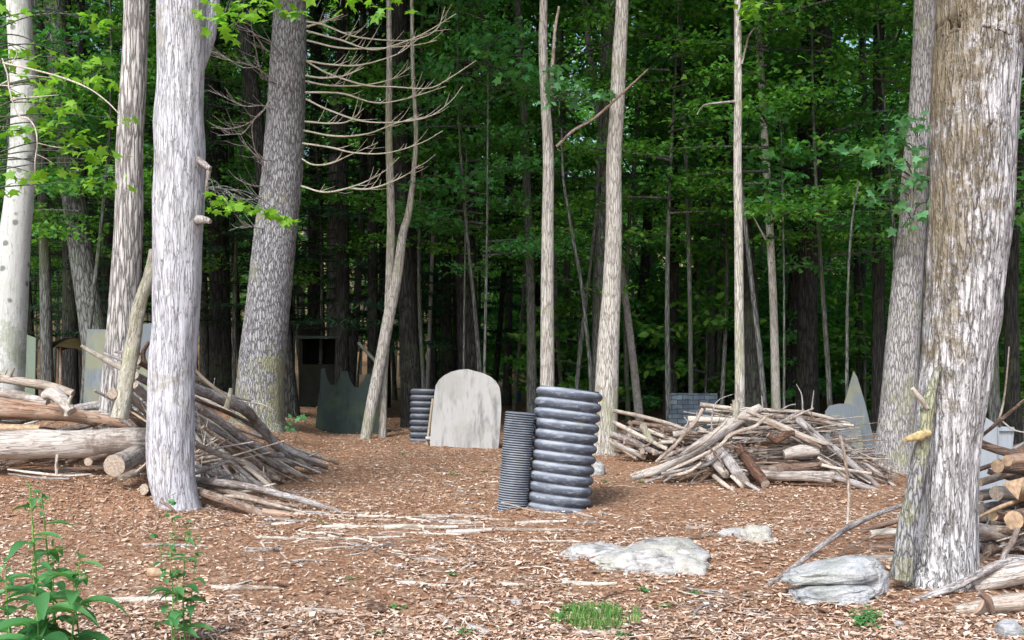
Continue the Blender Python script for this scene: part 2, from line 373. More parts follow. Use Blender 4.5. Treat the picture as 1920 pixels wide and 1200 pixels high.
# leaf templates
def fan(outline, centre):
    V = np.array([centre]+outline); n = len(outline); return V, np.array([(0, i+1, (i+1) % n+1) for i in range(n)])
_h = [(.2, -.07), (.46, .04), (.30, .22), (.56, .46), (.50, .56), (.24, .52), (.12, .72)]
MAPLE = fan([(0, 0, 0)]+[(x, y, -.06*abs(x)*3) for x, y in _h]+[(0, 1, -.12)]+[(-x, y, -.06*abs(x)*3) for x, y in _h[::-1]], (0, .33, .03))
LOBE = (np.array([(0, 0, 0), (.45, .12, -.08), (.25, .42, 0), (0, 1, -.1), (-.25, .42, 0), (-.45, .12, -.08)]), np.array([(0, 1, 2), (0, 2, 3), (0, 3, 4), (0, 4, 5)]))
OVAL = (np.array([(0, 0, 0), (.26, .35, .04), (.18, .75, 0), (0, 1, -.08), (-.18, .75, 0), (-.26, .35, .04)]), np.array([(0, 1, 2), (0, 2, 3), (0, 3, 4), (0, 4, 5)]))
NEED = (np.array([(-.12, 0, 0), (.12, 0, 0), (.05, 1, -.08), (-.05, 1, -.08)]), np.array([(0, 1, 2), (0, 2, 3)]))
def leaves(C, size, tpl=LOBE, tilt=.45, yaw=None, rs=RS, droop=0.0):
    C = np.asarray(C, dtype=float); n = len(C); T, Fc = tpl
    sz = size*rs.uniform(.65, 1.25, n); yw = rs.uniform(0, 2*np.pi, n) if yaw is None else np.asarray(yaw)+rs.normal(0, .5, n)
    tx = rs.normal(-droop, tilt, n); ty = rs.normal(0, tilt, n)
    V = T[None]*sz[:, None, None]
    x, y, z = V[..., 0], V[..., 1], V[..., 2]
    c, s = np.cos(tx)[:, None], np.sin(tx)[:, None]; y, z = y*c-z*s, y*s+z*c
    c, s = np.cos(ty)[:, None], np.sin(ty)[:, None]; x, z = x*c+z*s, -x*s+z*c
    c, s = np.cos(yw)[:, None], np.sin(yw)[:, None]; x, y = x*c-y*s, x*s+y*c
    V = np.stack([x, y, z], -1)+C[:, None, :]
    Fa = Fc[None]+(np.arange(n)*len(T))[:, None, None]
    return V.reshape(-1, 3), Fa.reshape(-1, 3)
def leafmesh(name, parts):
    Vs = []; Fs = []; o = 0
    for V, Fa in parts: Vs.append(V); Fs.append(Fa+o); o += len(V)
    return mesh_np(name, np.concatenate(Vs), tris=np.concatenate(Fs))
# ------------------------------------------------------------------ ground sheet
def axis(lo, hi, dlo, dhi, step, grow):
    a = list(np.arange(dlo, dhi+1e-6, step)); s = step; x = dlo
    left = []
    while x > lo: s *= grow; x -= s; left.append(x)
    s = step; x = a[-1]; right = []
    while x < hi: s *= grow; x += s; right.append(x)
    return left[::-1]+a+right
xs = axis(-160, 160, -5.5, 5.5, .06, 1.05); ys = axis(-60, 260, 4.6, 16, .06, 1.05)
V = [(x, y, hgt(x, y)) for y in ys for x in xs]; nx = len(xs)
ii, jj = np.meshgrid(np.arange(len(ys)-1), np.arange(nx-1), indexing='ij'); a = (ii*nx+jj).ravel()
g = link('ground', mesh_np('ground', V, quads=np.stack([a, a+1, a+nx+1, a+nx], 1), smooth=True), 'ground'); tag(g, kind='structure')

# ------------------------------------------------------------------ litter
def litter(name, n, y0, y1, pw, mat, lens, wids, curl, spread=.52, lift=.006):
    u = RS.uniform(0, 1, n); k = 1-pw; Y = (y0**k+(y1**k-y0**k)*u)**(1/k); X = RS.uniform(-1, 1, n)*(spread*Y+.6)
    dn = np.array([noise.noise((x*.45, y*.45, 21)) for x, y in zip(X, Y)]); kp = ((dn > -.10) & (np.array([noise.noise((x*2.6, y*2.6, 5)) for x, y in zip(X, Y)]) > -.18)) | (RS.uniform(0, 1, n) < .30) | (Y < 6.5); X, Y, n = X[kp], Y[kp], int(kp.sum())
    Z = np.array([hgt(x, y) for x, y in zip(X, Y)])+RS.uniform(0, lift*2, n)+.003
    L = RS.uniform(0, 1, n)**1.8*(lens[1]-lens[0])+lens[0]; W = RS.uniform(wids[0], wids[1], n)
    yaw = RS.uniform(0, 2*np.pi, n); pt = RS.normal(0, .12, n); cu = RS.normal(curl, curl, n)
    T = np.array([(-.5, -.5), (-.5, .5), (0, -.62), (0, .62), (.5, -.38), (.5, .38)])
    x = T[None, :, 0]*L[:, None]; y = T[None, :, 1]*W[:, None]; z = cu[:, None]*L[:, None]*(1-4*T[None, :, 0]**2)+x*np.sin(pt)[:, None]+RS.normal(0, .0025, (n, 6))
    c, s = np.cos(yaw)[:, None], np.sin(yaw)[:, None]
    Vv = np.stack([X[:, None]+x*c-y*s, Y[:, None]+x*s+y*c, Z[:, None]+np.abs(L*np.sin(pt))[:, None]*.4+z], -1).reshape(-1, 3)
    q = np.array([(0, 2, 3, 1), (2, 4, 5, 3)])[None]+(np.arange(n)*6)[:, None, None]
    o = link(name, mesh_np(name, Vv, quads=q.reshape(-1, 4)), mat)
    return o
tag(litter('bark_litter', 78000, 4.8, 19, 1.5, 'litter', (.012, .085), (.003, .011), .04), 'shredded bark chips and splinters covering the clearing floor', 'bark chips', kind='stuff')
tag(litter('leaf_litter', 38000, 4.8, 30, 1.3, 'litter', (.015, .045), (.010, .030), .12, lift=.008), 'dry brown leaves strewn over the clearing floor', 'dead leaves', kind='stuff')

tag(litter('splinter_litter', 5200, 4.9, 14, 1.6, 'splinter', (.03, .16), (.003, .008), .03), 'pale wood splinters scattered over the clearing floor', 'splinters', kind='stuff')

tag(litter('bark_flakes', 1500, 4.9, 15, 1.4, 'litter', (.035, .09), (.012, .04), .10, lift=.01), 'larger curled bark flakes among the chips of the clearing', 'bark flakes', kind='stuff')
# ------------------------------------------------------------------ foreground trees
def arc(pts, wid, Y, tail=None, lean=0):
    """pixel outline of a trunk -> centre line and radii at distance Y, bottom first, tail = extra height above"""
    pts = sorted(pts, key=lambda p: -p[1]); C = [P(x, y, Y+lean*i) for i, (x, y, w) in enumerate(pts)]; r = [w/F*Y/2 for x, y, w in pts]
    if tail:
        d = (C[-1]-C[-2]).normalized(); d.z = max(d.z, .9); d = d.normalized()
        for k in (1, 2, 3):
            C.append(C[-1]+Vector((d.x*.5/k, d.y, d.z))*tail/3); r.append(r[-1]*.78)
    return C, r
def tree(name, label, pts, Y, mat, base_y=None, tail=6, sides=40, rings=160, disp=.006, dsc=(20, 3), flare=(.5, .22, 4, 1.0), cat='tree', group=None, crown=None, crown_at=None, crown_scale=1):
    pts = sorted(pts, key=lambda p: -p[1]); b = pts[0]
    C, r = arc(pts, None, Y, tail)
    gz = hgt(C[0].x, C[0].y); base = Vector((C[0].x, C[0].y, gz))
    # bring the foot down to the ground
    if C[0].z > gz+.02:
        dn = (C[0]-C[1]).normalized(); t = (C[0].z-gz)/max(.2, -dn.z); C.insert(0, C[0]+dn*t); r.insert(0, r[0]*1.06); base = C[0].copy(); base.z = hgt(base.x, base.y)
    C.insert(0, C[0]+Vector((0, 0, -.12))); r.insert(0, r[0]*1.1)
    # even spacing of radii by length
    L = [0]
    for p, q in zip(C, C[1:]): L.append(L[-1]+(q-p).length)
    rr = [float(np.interp(L[-1]*i/60, L, r)) for i in range(61)]
    root = empty(name, base, label, cat, group)
    mb = MB(); path = tube(mb, C, rr, sides, rings, disp, dsc, flare, origin=base, seed=R(0, 50), cap=(0, 1))
    t = mb.obj('trunk', mat, root)
    root['_r'] = 0
    del root['_r']
    if crown:
        c = link('crown', CROWNS[crown], None, root); c.location = path[int(len(path)*.86)]-base; c.rotation_euler.z = R(0, 6); c.scale = (crown_scale,)*3
    return root, path, base

def crown_parts(n_br, z0, z1, rmax, per, lsize, tpl, tilt=.42, prof=None, cl=.22, up=.25, rs=RS, limbs=None, droop=0.0):
    """horizontal leafy sprays round a vertical axis"""
    pts = []
    for b in range(n_br):
        f = (b+rs.uniform(0, 1))/n_br; zb = z0+(z1-z0)*f; az = rs.uniform(0, 2*np.pi)
        L = rmax*(prof(f) if prof else math.sqrt(max(.05, 1-abs(2*f-.8)**2.2)))*rs.uniform(.55, 1.1)
        d = np.array([math.cos(az), math.sin(az), 0]); lt = np.array([-d[1], d[0], 0])
        zt = lambda t: L*(up*t-up*.75*t*t)
        if limbs is not None:
            limbs.append(([Vector((0, 0, zb)), Vector(d*L*.5)+Vector((0, 0, zb+zt(.5))), Vector(d*L*.95)+Vector((0, 0, zb+zt(.95)))], .012+.008*L))
        nc = max(3, int(per*L/rmax/12))
        for c in range(nc):
            t = rs.uniform(.22, 1)**.8; lat = rs.normal(0, .20)*L*(1.15-t*.6)
            cc = d*L*t+lt*lat+np.array([0, 0, zb+zt(t)+rs.normal(0, .05)])
            m = rs.randint(8, 17); off = rs.normal(0, 1, (m, 3))*np.array([cl, cl, cl*.22]); pts.append(cc+off)
    C = np.concatenate(pts); return leaves(C, lsize, tpl, tilt, rs=rs, droop=droop)
def limbmesh(mb, limbs, origin=(0, 0, 0)):
    for pts, r in limbs: tube(mb, pts, [r, r*.7, r*.3], 5, 6, mi=0)

CROWNS = {}
def mk_crown(key, mat, *a, **k):
    me = leafmesh(key, [crown_parts(*a, **k)]); me.materials.append(M[mat]); CROWNS[key] = me
mk_crown('canopy_a', 'leaf_canopy', 34, -1.2, 5.5, 2.9, 300, .17, LOBE, .6, cl=.30)
mk_crown('canopy_b', 'leaf_canopy', 30, -1.5, 5.0, 2.5, 280, .17, LOBE, .6, cl=.30)
mk_crown('high_a', 'leaf_back', 34, 0, 10, 3.2, 170, .18, LOBE, .6, cl=.34)
mk_crown('high_b', 'leaf_back', 30, 0, 9, 2.9, 160, .17, OVAL, .6, cl=.34)
mk_crown('high_c', 'leaf_back', 36, 0, 11, 3.6, 170, .20, LOBE, .6, cl=.36)

A_tree = tree('beech_tree', 'pale smooth-barked tree with dark blotches at the left edge, behind the stacked logs', [(35, 0, 43), (45, 200, 47), (38, 350, 50), (28, 450, 55), (20, 600, 58), (15, 700, 60), (9, 815, 64)], 13.2, 'beech', crown='canopy_a', disp=.004, dsc=(5, 2))
D_tree = tree('ash_tree', 'cream furrowed trunk leaning left, just left of the big white trunk', [(256, 0, 45), (253, 90, 44), (250, 160, 46), (243, 280, 48), (242, 400, 50), (234, 550, 54), (225, 680, 58), (210, 800, 58)], 12.1, 'ash', crown='canopy_b', disp=.008, dsc=(30, 2.2), sides=64)
E_pts = [(340, 0, 88), (341, 80, 88), (339, 150, 85), (335, 220, 88), (337, 300, 92), (334, 400, 93), (333, 450, 88), (330, 600, 84), (323, 700, 84), (320, 800, 86), (321, 880, 84), (330, 930, 78), (339, 968, 74)]
E_tree = tree('maple_tree', 'big white-grey trunk standing in front of the brush pile at left', E_pts, 10.1, 'white', crown='canopy_b', disp=.012, dsc=(9, 1.3), sides=80, rings=260, flare=(.20, .11, 3, .4), tail=7)
mb = MB(); b = E_tree[2]
tube(mb, [P(352, 190, 10.15), P(378, 95, 10.2), P(391, 20, 10.25), P(398, -60, 10.3), P(420, -300, 10.5)], [.04, .10, .085, .08, .05], 24, 50, .004, (14, 2), origin=b)
mb.obj('fork_limb', 'white', E_tree[0])
mb = MB(); tube(mb, [P(372, 300, 10.0), P(388, 312, 9.9), P(394, 316, 9.88)], [.035, .03, .018], 12, 8, .006, origin=b, cap=(0, 1), lumps=.4); tube(mb, [P(392, 316, 9.9), P(389, 345, 9.92), P(385, 372, 10.0)], [.022, .016, .006], 8, 6, .003, origin=b, lumps=.4); mb.obj('limb_stub', 'stick_grey', E_tree[0])
mb = MB(); tube(mb, [P(370, 412, 10.0), P(385, 412, 9.97), P(394, 415, 9.95)], [.045, .03, .02], 12, 8, .006, origin=b, cap=(0, 1), lumps=.4); mb.obj('limb_stub', 'stick_grey', E_tree[0])
G_tree = tree('pine_tree', 'grey lichened pine with a fan of bare dead branches, leaning right above the brush', [(544, 0, 60), (540, 120, 66), (534, 250, 72), (527, 350, 76), (515, 450, 78), (504, 560, 80), (493, 660, 84), (488, 720, 86), (486, 775, 90)], 16.3, 'pine', crown='canopy_a', disp=.010, dsc=(26, 5), sides=64, rings=220, flare=(.30, .22, 3, 2.0))
J_tree = tree('ash_tree', 'straight pale trunk rising behind the large ribbed pipe, left of the low brush pile', [(1167, 0, 23), (1162, 90, 26), (1157, 200, 27), (1151, 300, 28), (1151, 420, 30), (1147, 540, 34), (1141, 640, 40), (1137, 740, 44), (1133, 850, 46)], 15.4, 'lightash', crown='canopy_b', disp=.004, dsc=(30, 3), flare=(.5, .2, 3, 1))
I_tree = tree('ash_tree', 'slim pale trunk rising straight behind the left rim of the large ribbed pipe', [(1019, 0, 14), (1018, 90, 16), (1022, 180, 17), (1028, 290, 20), (1027, 420, 22), (1026, 560, 24), (1026, 700, 26), (1024, 850, 28)], 15.2, 'lightash', crown='canopy_a', disp=.003, dsc=(30, 3), sides=24, flare=(.3, .15, 3, 1))
K_tree = tree('ash_tree', 'thin straight pale trunk rising out of the middle brush pile', [(1383, 0, 12), (1384, 150, 14), (1383, 300, 15), (1385, 450, 16), (1386, 600, 17), (1387, 750, 19), (1380, 850, 20)], 14.3, 'lightash', crown='canopy_b', disp=.002, dsc=(30, 3), sides=24, flare=(.3, .15, 3, 1), crown_scale=.7)
L_tree = tree('ash_tree', 'grey-brown trunk with lichen leaning right, between the pointed board and the peeling trunk', [(1734, 0, 38), (1731, 120, 41), (1725, 220, 42), (1713, 340, 44), (1710, 420, 46), (1701, 530, 54), (1692, 650, 60), (1685, 750, 64), (1679, 820, 68), (1672, 885, 74)], 13.6, 'greyash', crown='canopy_a', disp=.007, dsc=(30, 3), sides=56, rings=200, flare=(.55, .22, 5, 1))
M_tree = tree('oak_tree', 'thick trunk with rough peeling bark and brown moss at the right edge', [(1840, 0, 156), (1836, 60, 156), (1829, 150, 152), (1826, 220, 150), (1824, 320, 146), (1820, 400, 144), (1811, 520, 136), (1804, 600, 131), (1792, 700, 124), (1779, 800, 114), (1771, 900, 112), (1766, 1000, 122), (1762, 1080, 138)], 7.35, 'oak', crown='canopy_a', disp=.016, dsc=(14, 1.9), sides=140, rings=380, flare=(.26, .13, 5, .5), tail=9, crown_scale=1.0)
b = M_tree[2]; mb = MB()
tube(mb, [P(1758, 690, 7.15), P(1740, 760, 7.1), P(1733, 815, 7.08), P(1712, 930, 7.05), P(1698, 1010, 7.05), P(1690, 1085, 7.05)], [.018, .04, .045, .05, .06, .07], 16, 60, .008, (22, 4), origin=b, cap=(1, 0)); mb.obj('dead_stem', 'pine', M_tree[0])
mb = MB(); tube(mb, [P(1740, 812, 7.05), P(1722, 818, 6.98), P(1697, 824, 6.95)], [.022, .03, .012], 10, 14, .006, (30, 6), origin=b, cap=(0, 1)); mb.obj('broken_stub', 'yellowrot', M_tree[0])
mb = MB(); tube(mb, [P(1738, 765, 7.05), P(1724, 745, 7.0), P(1711, 728, 6.98)], [.014, .016, .013], 9, 8, .002, (30, 6), origin=b, cap=(0, 1)); mb.obj('broken_stub', 'stick_pale', M_tree[0])
# moss fringe and burl near the top of the oak
mb = MB(); tube(mb, [P(1836, 14, 7.22), P(1858, 18, 7.16), P(1885, 34, 7.18), P(1900, 66, 7.25)], [.04, .075, .07, .03], 30, 40, .03, (18, 18), origin=b); mb.obj('burl', M['oak'], M_tree[0])

# twin stems that cross above the dark board
H_root, hp, hb = tree('birch_tree', 'young pale tree with two crossing stems, left of the arched board', [(729, 0, 9), (730, 120, 11), (729, 250, 13), (733, 400, 15), (731, 500, 15), (727, 600, 15), (719, 700, 16), (717, 826, 16)], 17.2, 'lightash', crown='canopy_b', disp=.002, sides=20, flare=(.25, .12, 3, 1), crown_scale=.6)
mb = MB(); tube(mb, [P(684, 832, 17.0), P(697, 760, 17.05), P(713, 680, 17.1), P(730, 590, 17.15), P(744, 520, 17.2), P(755, 440, 17.25), P(766, 400, 17.3), P(775, 330, 17.3), P(780, 250, 17.3), P(774, 130, 17.3), P(772, 0, 17.3), P(770, -60, 17.3)], [.09, .09, .09, .09, .08, .06, .04, .034, .03, .03, .028, .02], 18, 90, .004, (30, 3), origin=hb); mb.obj('second_stem', 'lightash', H_root)

# leaning mossy pole between the two left trunks
def stick(pts, r, mat='stick_grey', name='stick', label=None, cat=None, group=None, sides=9, rings=None, disp=.1, ends='cutgrey', cap=(1, 1), lumps=.25, squash=1, stubs=0):
    pts = [Vector(p) for p in pts]; o0 = pts[0].copy(); mb = MB(); rm = max(r) if isinstance(r, (list, tuple)) else r
    n = rings or max(6, int(sum((q-p).length for p, q in zip(pts, pts[1:]))/.07)); n = min(n, 60)
    C = tube(mb, pts, r, sides, n, disp*rm, (.5/rm, 5), None, cap, 1, 0, R(0, 90), o0, squash, lumps); qd = Vector((0, 0, 1)).rotation_difference((pts[-1]-pts[0]).normalized()); qi = qd.inverted()
    for _ in range(stubs):
        i = random.randint(2, max(3, len(C)-3)); i = min(i, len(C)-2); d = Vector((R(-1, 1), R(-1, .3), R(0, 1.2))).normalized(); l = R(2.0, 6)*rm
        tube(mb, [C[i]-o0, C[i]-o0+d*l*.5, C[i]-o0+d*l+Vector((R(-.3, .3), 0, .2))*l*.3], [rm*.45, rm*.3, rm*.15], 5, 4, cap=(0, 1), capmi=1)
    if COLLECT is not None:
        COLLECT.add([Vector(v)+o0 for v in mb.v], mb.f, MATI[mat]); return None
    mb.v = [tuple(qi @ Vector(v)) for v in mb.v]
    o = mb.obj(name, [mat, ends], None, o0); o.rotation_euler = qd.to_euler(); tag(o, label, cat, group); return o
COLLECT = None; MATI = {'stick_grey': 0, 'stick_tan': 1, 'stick_brown': 2, 'stick_pale': 3}
stick([P(292, 470, 10.9), P(281, 520, 10.85), P(265, 560, 10.8), P(248, 650, 10.75), P(236, 720, 10.7), P(224, 785, 10.65)], [.055, .06, .062, .07, .075, .082], 'mossy', 'leaning_pole', 'yellow mossy pole leaning against the left side of the big white trunk', 'pole', sides=18, disp=.12)

# dead branches of the pine
br = [[(575, 58), (640, 78), (700, 90), (760, 78), (800, 60), (855, 30)], [(574, 40), (608, 46), (650, 62), (700, 76), (775, 76), (815, 50), (838, 15)], [(576, 76), (640, 86), (710, 92), (780, 88), (816, 75)],
 [(575, 114), (620, 120), (675, 122), (740, 105), (780, 80)], [(575, 115), (610, 135), (680, 155), (740, 162), (800, 162), (850, 148), (893, 118)], [(573, 142), (605, 143), (650, 138), (687, 123)],
 [(573, 152), (620, 163), (680, 165), (735, 150), (766, 128)], [(573, 173), (640, 180), (700, 190), (760, 185), (835, 166)], [(574, 186), (610, 206), (680, 222), (740, 230), (800, 220), (845, 195), (869, 163)],
 [(572, 228), (620, 234), (650, 222), (683, 207)], [(570, 245), (630, 255), (690, 248), (750, 232), (805, 220)], [(562, 268), (620, 280), (670, 290), (730, 285), (790, 268), (832, 243)],
 [(562, 295), (590, 304), (620, 305), (660, 293), (705, 268)], [(562, 348), (610, 357), (670, 352), (715, 328), (748, 292)], [(655, 353), (690, 350), (725, 347), (765, 330), (790, 313)], [(575, 50), (610, 44), (645, 28)],
 [(520, 105), (500, 85), (470, 60), (440, 52)], [(520, 160), (498, 140), (470, 125), (430, 118), (385, 100)], [(385, 92), (420, 103), (460, 122), (495, 128)], [(518, 205), (490, 200), (455, 203), (420, 185), (385, 165)],
 [(505, 190), (485, 210), (460, 235), (430, 237), (398, 234)], [(480, 220), (462, 245), (440, 255), (410, 257)], [(500, 350), (494, 310), (478, 280), (480, 225), (512, 195)], [(492, 350), (470, 345), (440, 335)], [(500, 365), (470, 370), (440, 368), (425, 358)],
 [(515, 300), (490, 296), (455, 273)], [(528, 105), (518, 90), (500, 72), (478, 55), (470, 10)], [(535, 165), (552, 140), (556, 110)], [(520, 158), (500, 148), (488, 120), (478, 60)], [(500, 430), (460, 428), (425, 428)]]
for i, q in enumerate(br):
    right = q[0][0] > 540; n = len(q); Yend = R(14.2, 16.2); Y0 = 16.25 if right else 16.1; mb = MB(); bp = []
    for j, (x, y) in enumerate(q): bp.append(P(x+R(-5, 5)*(j > 0), y+R(-5, 5)*(j > 0), Y0+(Yend-Y0)*(j/(n-1))**.9*(.6)))
    w = .0150 if right else .011
    C = tube(mb, bp, [w, w*.8, w*.55, w*.28], 6, 26, w*.12, (40, 9), origin=G_tree[2], lumps=.3)
    for _ in range(9):
        k = random.randint(5, 24); d = Vector((R(.3, 1)*(1 if right else -1), R(-.6, .3), R(-.1, .8))).normalized()*R(.05, .38); c0 = C[k]-G_tree[2]
        tube(mb, [c0, c0+d*.5, c0+d+Vector((0, 0, R(0, .06)))], [w*.4, w*.28, w*.14], 4, 4)
    mb.obj('dead_branch', 'dead_branch' if right else 'stick_grey', G_tree[0])
# fine low dead branches, mid distance conifer (thin lines across the middle)
# ------------------------------------------------------------------ mid and far forest
FOREL = [(-1e4, 'the left edge'), (15, 'the blotched pale trunk'), (230, 'the cream furrowed trunk'), (325, 'the big white trunk'), (500, 'the lichened pine'), (722, 'the twin-stemmed tree'), (872, 'the arched board'), (1026, 'the slim trunk behind the pipe'), (1145, 'the pale trunk right of the pipe'), (1386, 'the thin trunk in the middle brush pile'), (1600, 'the pointed board'), (1695, 'the grey-brown leaning trunk'), (1800, 'the peeling trunk'), (1e5, 'the right edge')]
BG = []
def trunk_path(height, wob, lean, rs):
    ph = rs.uniform(0, 6, 4); pts = []
    for i in range(9):
        z = height*i/8; t = i/8; pts.append(Vector((lean*z+wob*(math.sin(ph[0]+t*4.2)-math.sin(ph[0])), wob*(math.sin(ph[1]+t*3.1)-math.sin(ph[1])), z)))
    return pts
TR = []
for i in range(10):
    rs = np.random.RandomState(100+i); mb = MB(); p = trunk_path(19, .12+.25*(i % 3), rs.uniform(-.035, .035), rs)
    p[0].z = -.3
    tube(mb, p, [1.25, 1, .95, .9, .85, .78, .7, .6, .45][:9] and [.13*k for k in (1.3, 1.02, .97, .92, .86, .8, .7, .6, .45)], 14, 54, .006, (20, 3), flare=(.5, .35, 3, i), seed=i*3)
    nb = 5+i % 4
    for b_ in range(nb):
        t = rs.uniform(.12, .8); j = int(t*8); c0 = p[j].lerp(p[j+1], t*8-j); az = rs.uniform(0, 6.28); L = rs.uniform(.5, 2.4); d = Vector((math.cos(az), math.sin(az), rs.uniform(.1, .8)))
        tube(mb, [c0, c0+d*L*.5+Vector((0, 0, .05)), c0+d*L+Vector((0, 0, R(-.1, .4)*L))], [.03, .02, .006], 5, 8)
    TR.append(mb.mesh('trunk'))
# understory foliage variants: (limbs mesh, foliage mesh)
UN = []
for i in range(7):
    rs = np.random.RandomState(300+i); limbs = []
    par = crown_parts(24+2*i % 7, (3.0, 2.6, 3.3, 2.8, 3.2, 2.6, 3.0)[i], 8.0, 2.0, 290, (.10, .085, .12, .09, .11, .08, .10)[i], LOBE if i % 2 else OVAL, .55, prof=lambda f: .6+.4*math.sin(f*3), cl=.20, up=.12, rs=rs, limbs=limbs)
    mb = MB(); p = trunk_path(8.4, .18, rs.uniform(-.06, .06), rs); p[0].z = -.2; tube(mb, p, [.045, .04, .036, .03, .026, .02, .016, .012, .006], 9, 36, .002, flare=(.4, .1, 3, 1))
    limbmesh(mb, limbs); UN.append((mb.mesh('stem'), leafmesh('foliage', [par])))
HEM = []
for i in range(3):
    rs = np.random.RandomState(500+i); limbs = []; pts = []; yaw = []
    for b_ in range(70):
        f = b_/70; zb = 1.7+11*f; L = (2.9-2.0*f)*rs.uniform(.6, 1.05); az = rs.uniform(0, 6.28); d = np.array([math.cos(az), math.sin(az), 0]); lt = np.array([-d[1], d[0], 0])
        zt = lambda t: -L*.10*t*t+L*.03*t
        limbs.append(([Vector((0, 0, zb)), Vector(d*L*.5)+Vector((0, 0, zb+zt(.5))), Vector(d*L)+Vector((0, 0, zb+zt(1)))], .016))
        for s_ in range(int(11*L)):
            t = rs.uniform(.25, 1); side = rs.choice([-1, 1]); l2 = .30*L*(1.1-t)+.1; n = 11; u = np.linspace(0, 1, n)[:, None]
            q = d*L*t+(lt*side+d*.7)*l2*u+np.array([0, 0, zb+zt(t)])-np.array([0, 0, .12])*u*u*l2; pts.append(q+rs.normal(0, .012, (n, 3))); yaw += [az+side*.9-1.57]*n
    V_, F_ = leaves(np.concatenate(pts), .10, NEED, .5, yaw=None, rs=rs)
    mb = MB(); p = trunk_path(14, .05, 0, rs); p[0].z = -.2; tube(mb, p, [.13*k for k in (1.2, 1, .9, .8, .7, .55, .42, .3, .1)], 12, 40, .006, (20, 3)); limbmesh(mb, limbs)
    HEM.append((mb.mesh('trunk'), leafmesh('foliage', [(V_, F_)])))

def place(name, x, y, parts, rz=0, s=1, sxy=None, lean=None):
    z = hgt(x, y)-.05; o = empty(name, (x, y, z), 'x', 'tree')
    for (nm, me, mat, dz, sc) in parts:
        c = bpy.data.objects.new(nm, me); COL.objects.link(c); c.parent = o; c.location.z = dz; c.scale = sc
        if len(me.materials) == 0: me.materials.append(M[mat])
        elif me.materials[0] is not M[mat]: c.material_slots[0].link = 'OBJECT'; c.material_slots[0].material = M[mat]
    o.rotation_euler = (0, 0, rz)
    if lean is not None: o.rotation_euler = (0, lean, 0)
    BG.append((o, 960+F*x/y, y)); return o
# hand placed mid trunks: px at eye level, width px, distance, material, lean, variant
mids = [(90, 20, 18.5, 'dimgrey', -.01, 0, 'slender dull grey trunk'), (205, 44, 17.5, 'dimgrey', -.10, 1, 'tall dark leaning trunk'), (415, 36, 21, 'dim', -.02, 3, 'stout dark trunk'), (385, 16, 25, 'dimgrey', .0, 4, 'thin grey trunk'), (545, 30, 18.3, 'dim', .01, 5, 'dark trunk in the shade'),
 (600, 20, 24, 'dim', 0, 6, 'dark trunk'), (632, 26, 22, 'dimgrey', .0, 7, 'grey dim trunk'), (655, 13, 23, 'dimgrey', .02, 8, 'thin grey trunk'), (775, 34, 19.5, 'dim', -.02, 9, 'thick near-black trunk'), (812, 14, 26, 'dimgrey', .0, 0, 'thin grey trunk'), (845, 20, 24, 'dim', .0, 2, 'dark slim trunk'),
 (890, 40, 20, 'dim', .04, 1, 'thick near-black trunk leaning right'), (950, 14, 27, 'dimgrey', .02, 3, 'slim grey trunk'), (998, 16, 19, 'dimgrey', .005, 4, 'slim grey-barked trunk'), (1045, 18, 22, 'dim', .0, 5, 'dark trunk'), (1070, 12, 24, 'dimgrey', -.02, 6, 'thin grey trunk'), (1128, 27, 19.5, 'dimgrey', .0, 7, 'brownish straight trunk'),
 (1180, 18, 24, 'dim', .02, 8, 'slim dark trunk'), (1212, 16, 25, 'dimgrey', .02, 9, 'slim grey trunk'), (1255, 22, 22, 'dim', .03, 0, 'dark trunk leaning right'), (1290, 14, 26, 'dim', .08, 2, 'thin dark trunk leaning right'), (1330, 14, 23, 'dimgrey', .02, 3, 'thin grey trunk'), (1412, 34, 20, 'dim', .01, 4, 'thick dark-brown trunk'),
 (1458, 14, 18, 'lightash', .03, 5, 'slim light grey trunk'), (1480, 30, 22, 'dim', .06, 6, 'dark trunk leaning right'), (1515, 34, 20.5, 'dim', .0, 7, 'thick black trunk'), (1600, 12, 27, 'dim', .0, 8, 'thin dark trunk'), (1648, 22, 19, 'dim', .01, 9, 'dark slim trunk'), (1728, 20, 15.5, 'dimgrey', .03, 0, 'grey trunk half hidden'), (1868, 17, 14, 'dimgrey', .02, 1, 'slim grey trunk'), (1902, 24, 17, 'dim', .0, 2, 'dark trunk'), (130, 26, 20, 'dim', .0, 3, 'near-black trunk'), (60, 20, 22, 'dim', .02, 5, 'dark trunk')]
occ = []
for px, w, Y, mat, lean, v, lab in mids:
    x = (px-960)/F*Y; s = w/F*Y/.26
    o = place('forest_tree', x, Y, [('trunk', TR[v], mat, 0, (s, s, 1)), ('crown', CROWNS[('high_a', 'high_b')[v % 2]], 'leaf_back', 8.2+R(-1, 1), (.85, .85, .8))], lean=lean); o['label'] = lab; occ.append((x, Y))
rs = np.random.RandomState(42); tries = 0; nfar = 0
while nfar < 42 and tries < 4000:
    tries += 1; y = 18.5+12*rs.uniform(0, 1); x = (rs.uniform(330, 1920)-960)/F*y
    if all((x-a)**2+(y-b)**2 > .7**2 for a, b in occ):
        occ.append((x, y)); nfar += 1; v = rs.randint(10); s = rs.choice([.28, .38, .5]); mat = rs.choice(['dim', 'dimgrey', 'dimgrey', 'greyash'])
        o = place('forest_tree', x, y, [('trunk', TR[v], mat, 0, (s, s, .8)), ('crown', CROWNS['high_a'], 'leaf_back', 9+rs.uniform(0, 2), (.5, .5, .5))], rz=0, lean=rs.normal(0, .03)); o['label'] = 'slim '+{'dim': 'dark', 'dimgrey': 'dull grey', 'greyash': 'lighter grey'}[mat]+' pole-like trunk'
nfar = 0; tries = 0
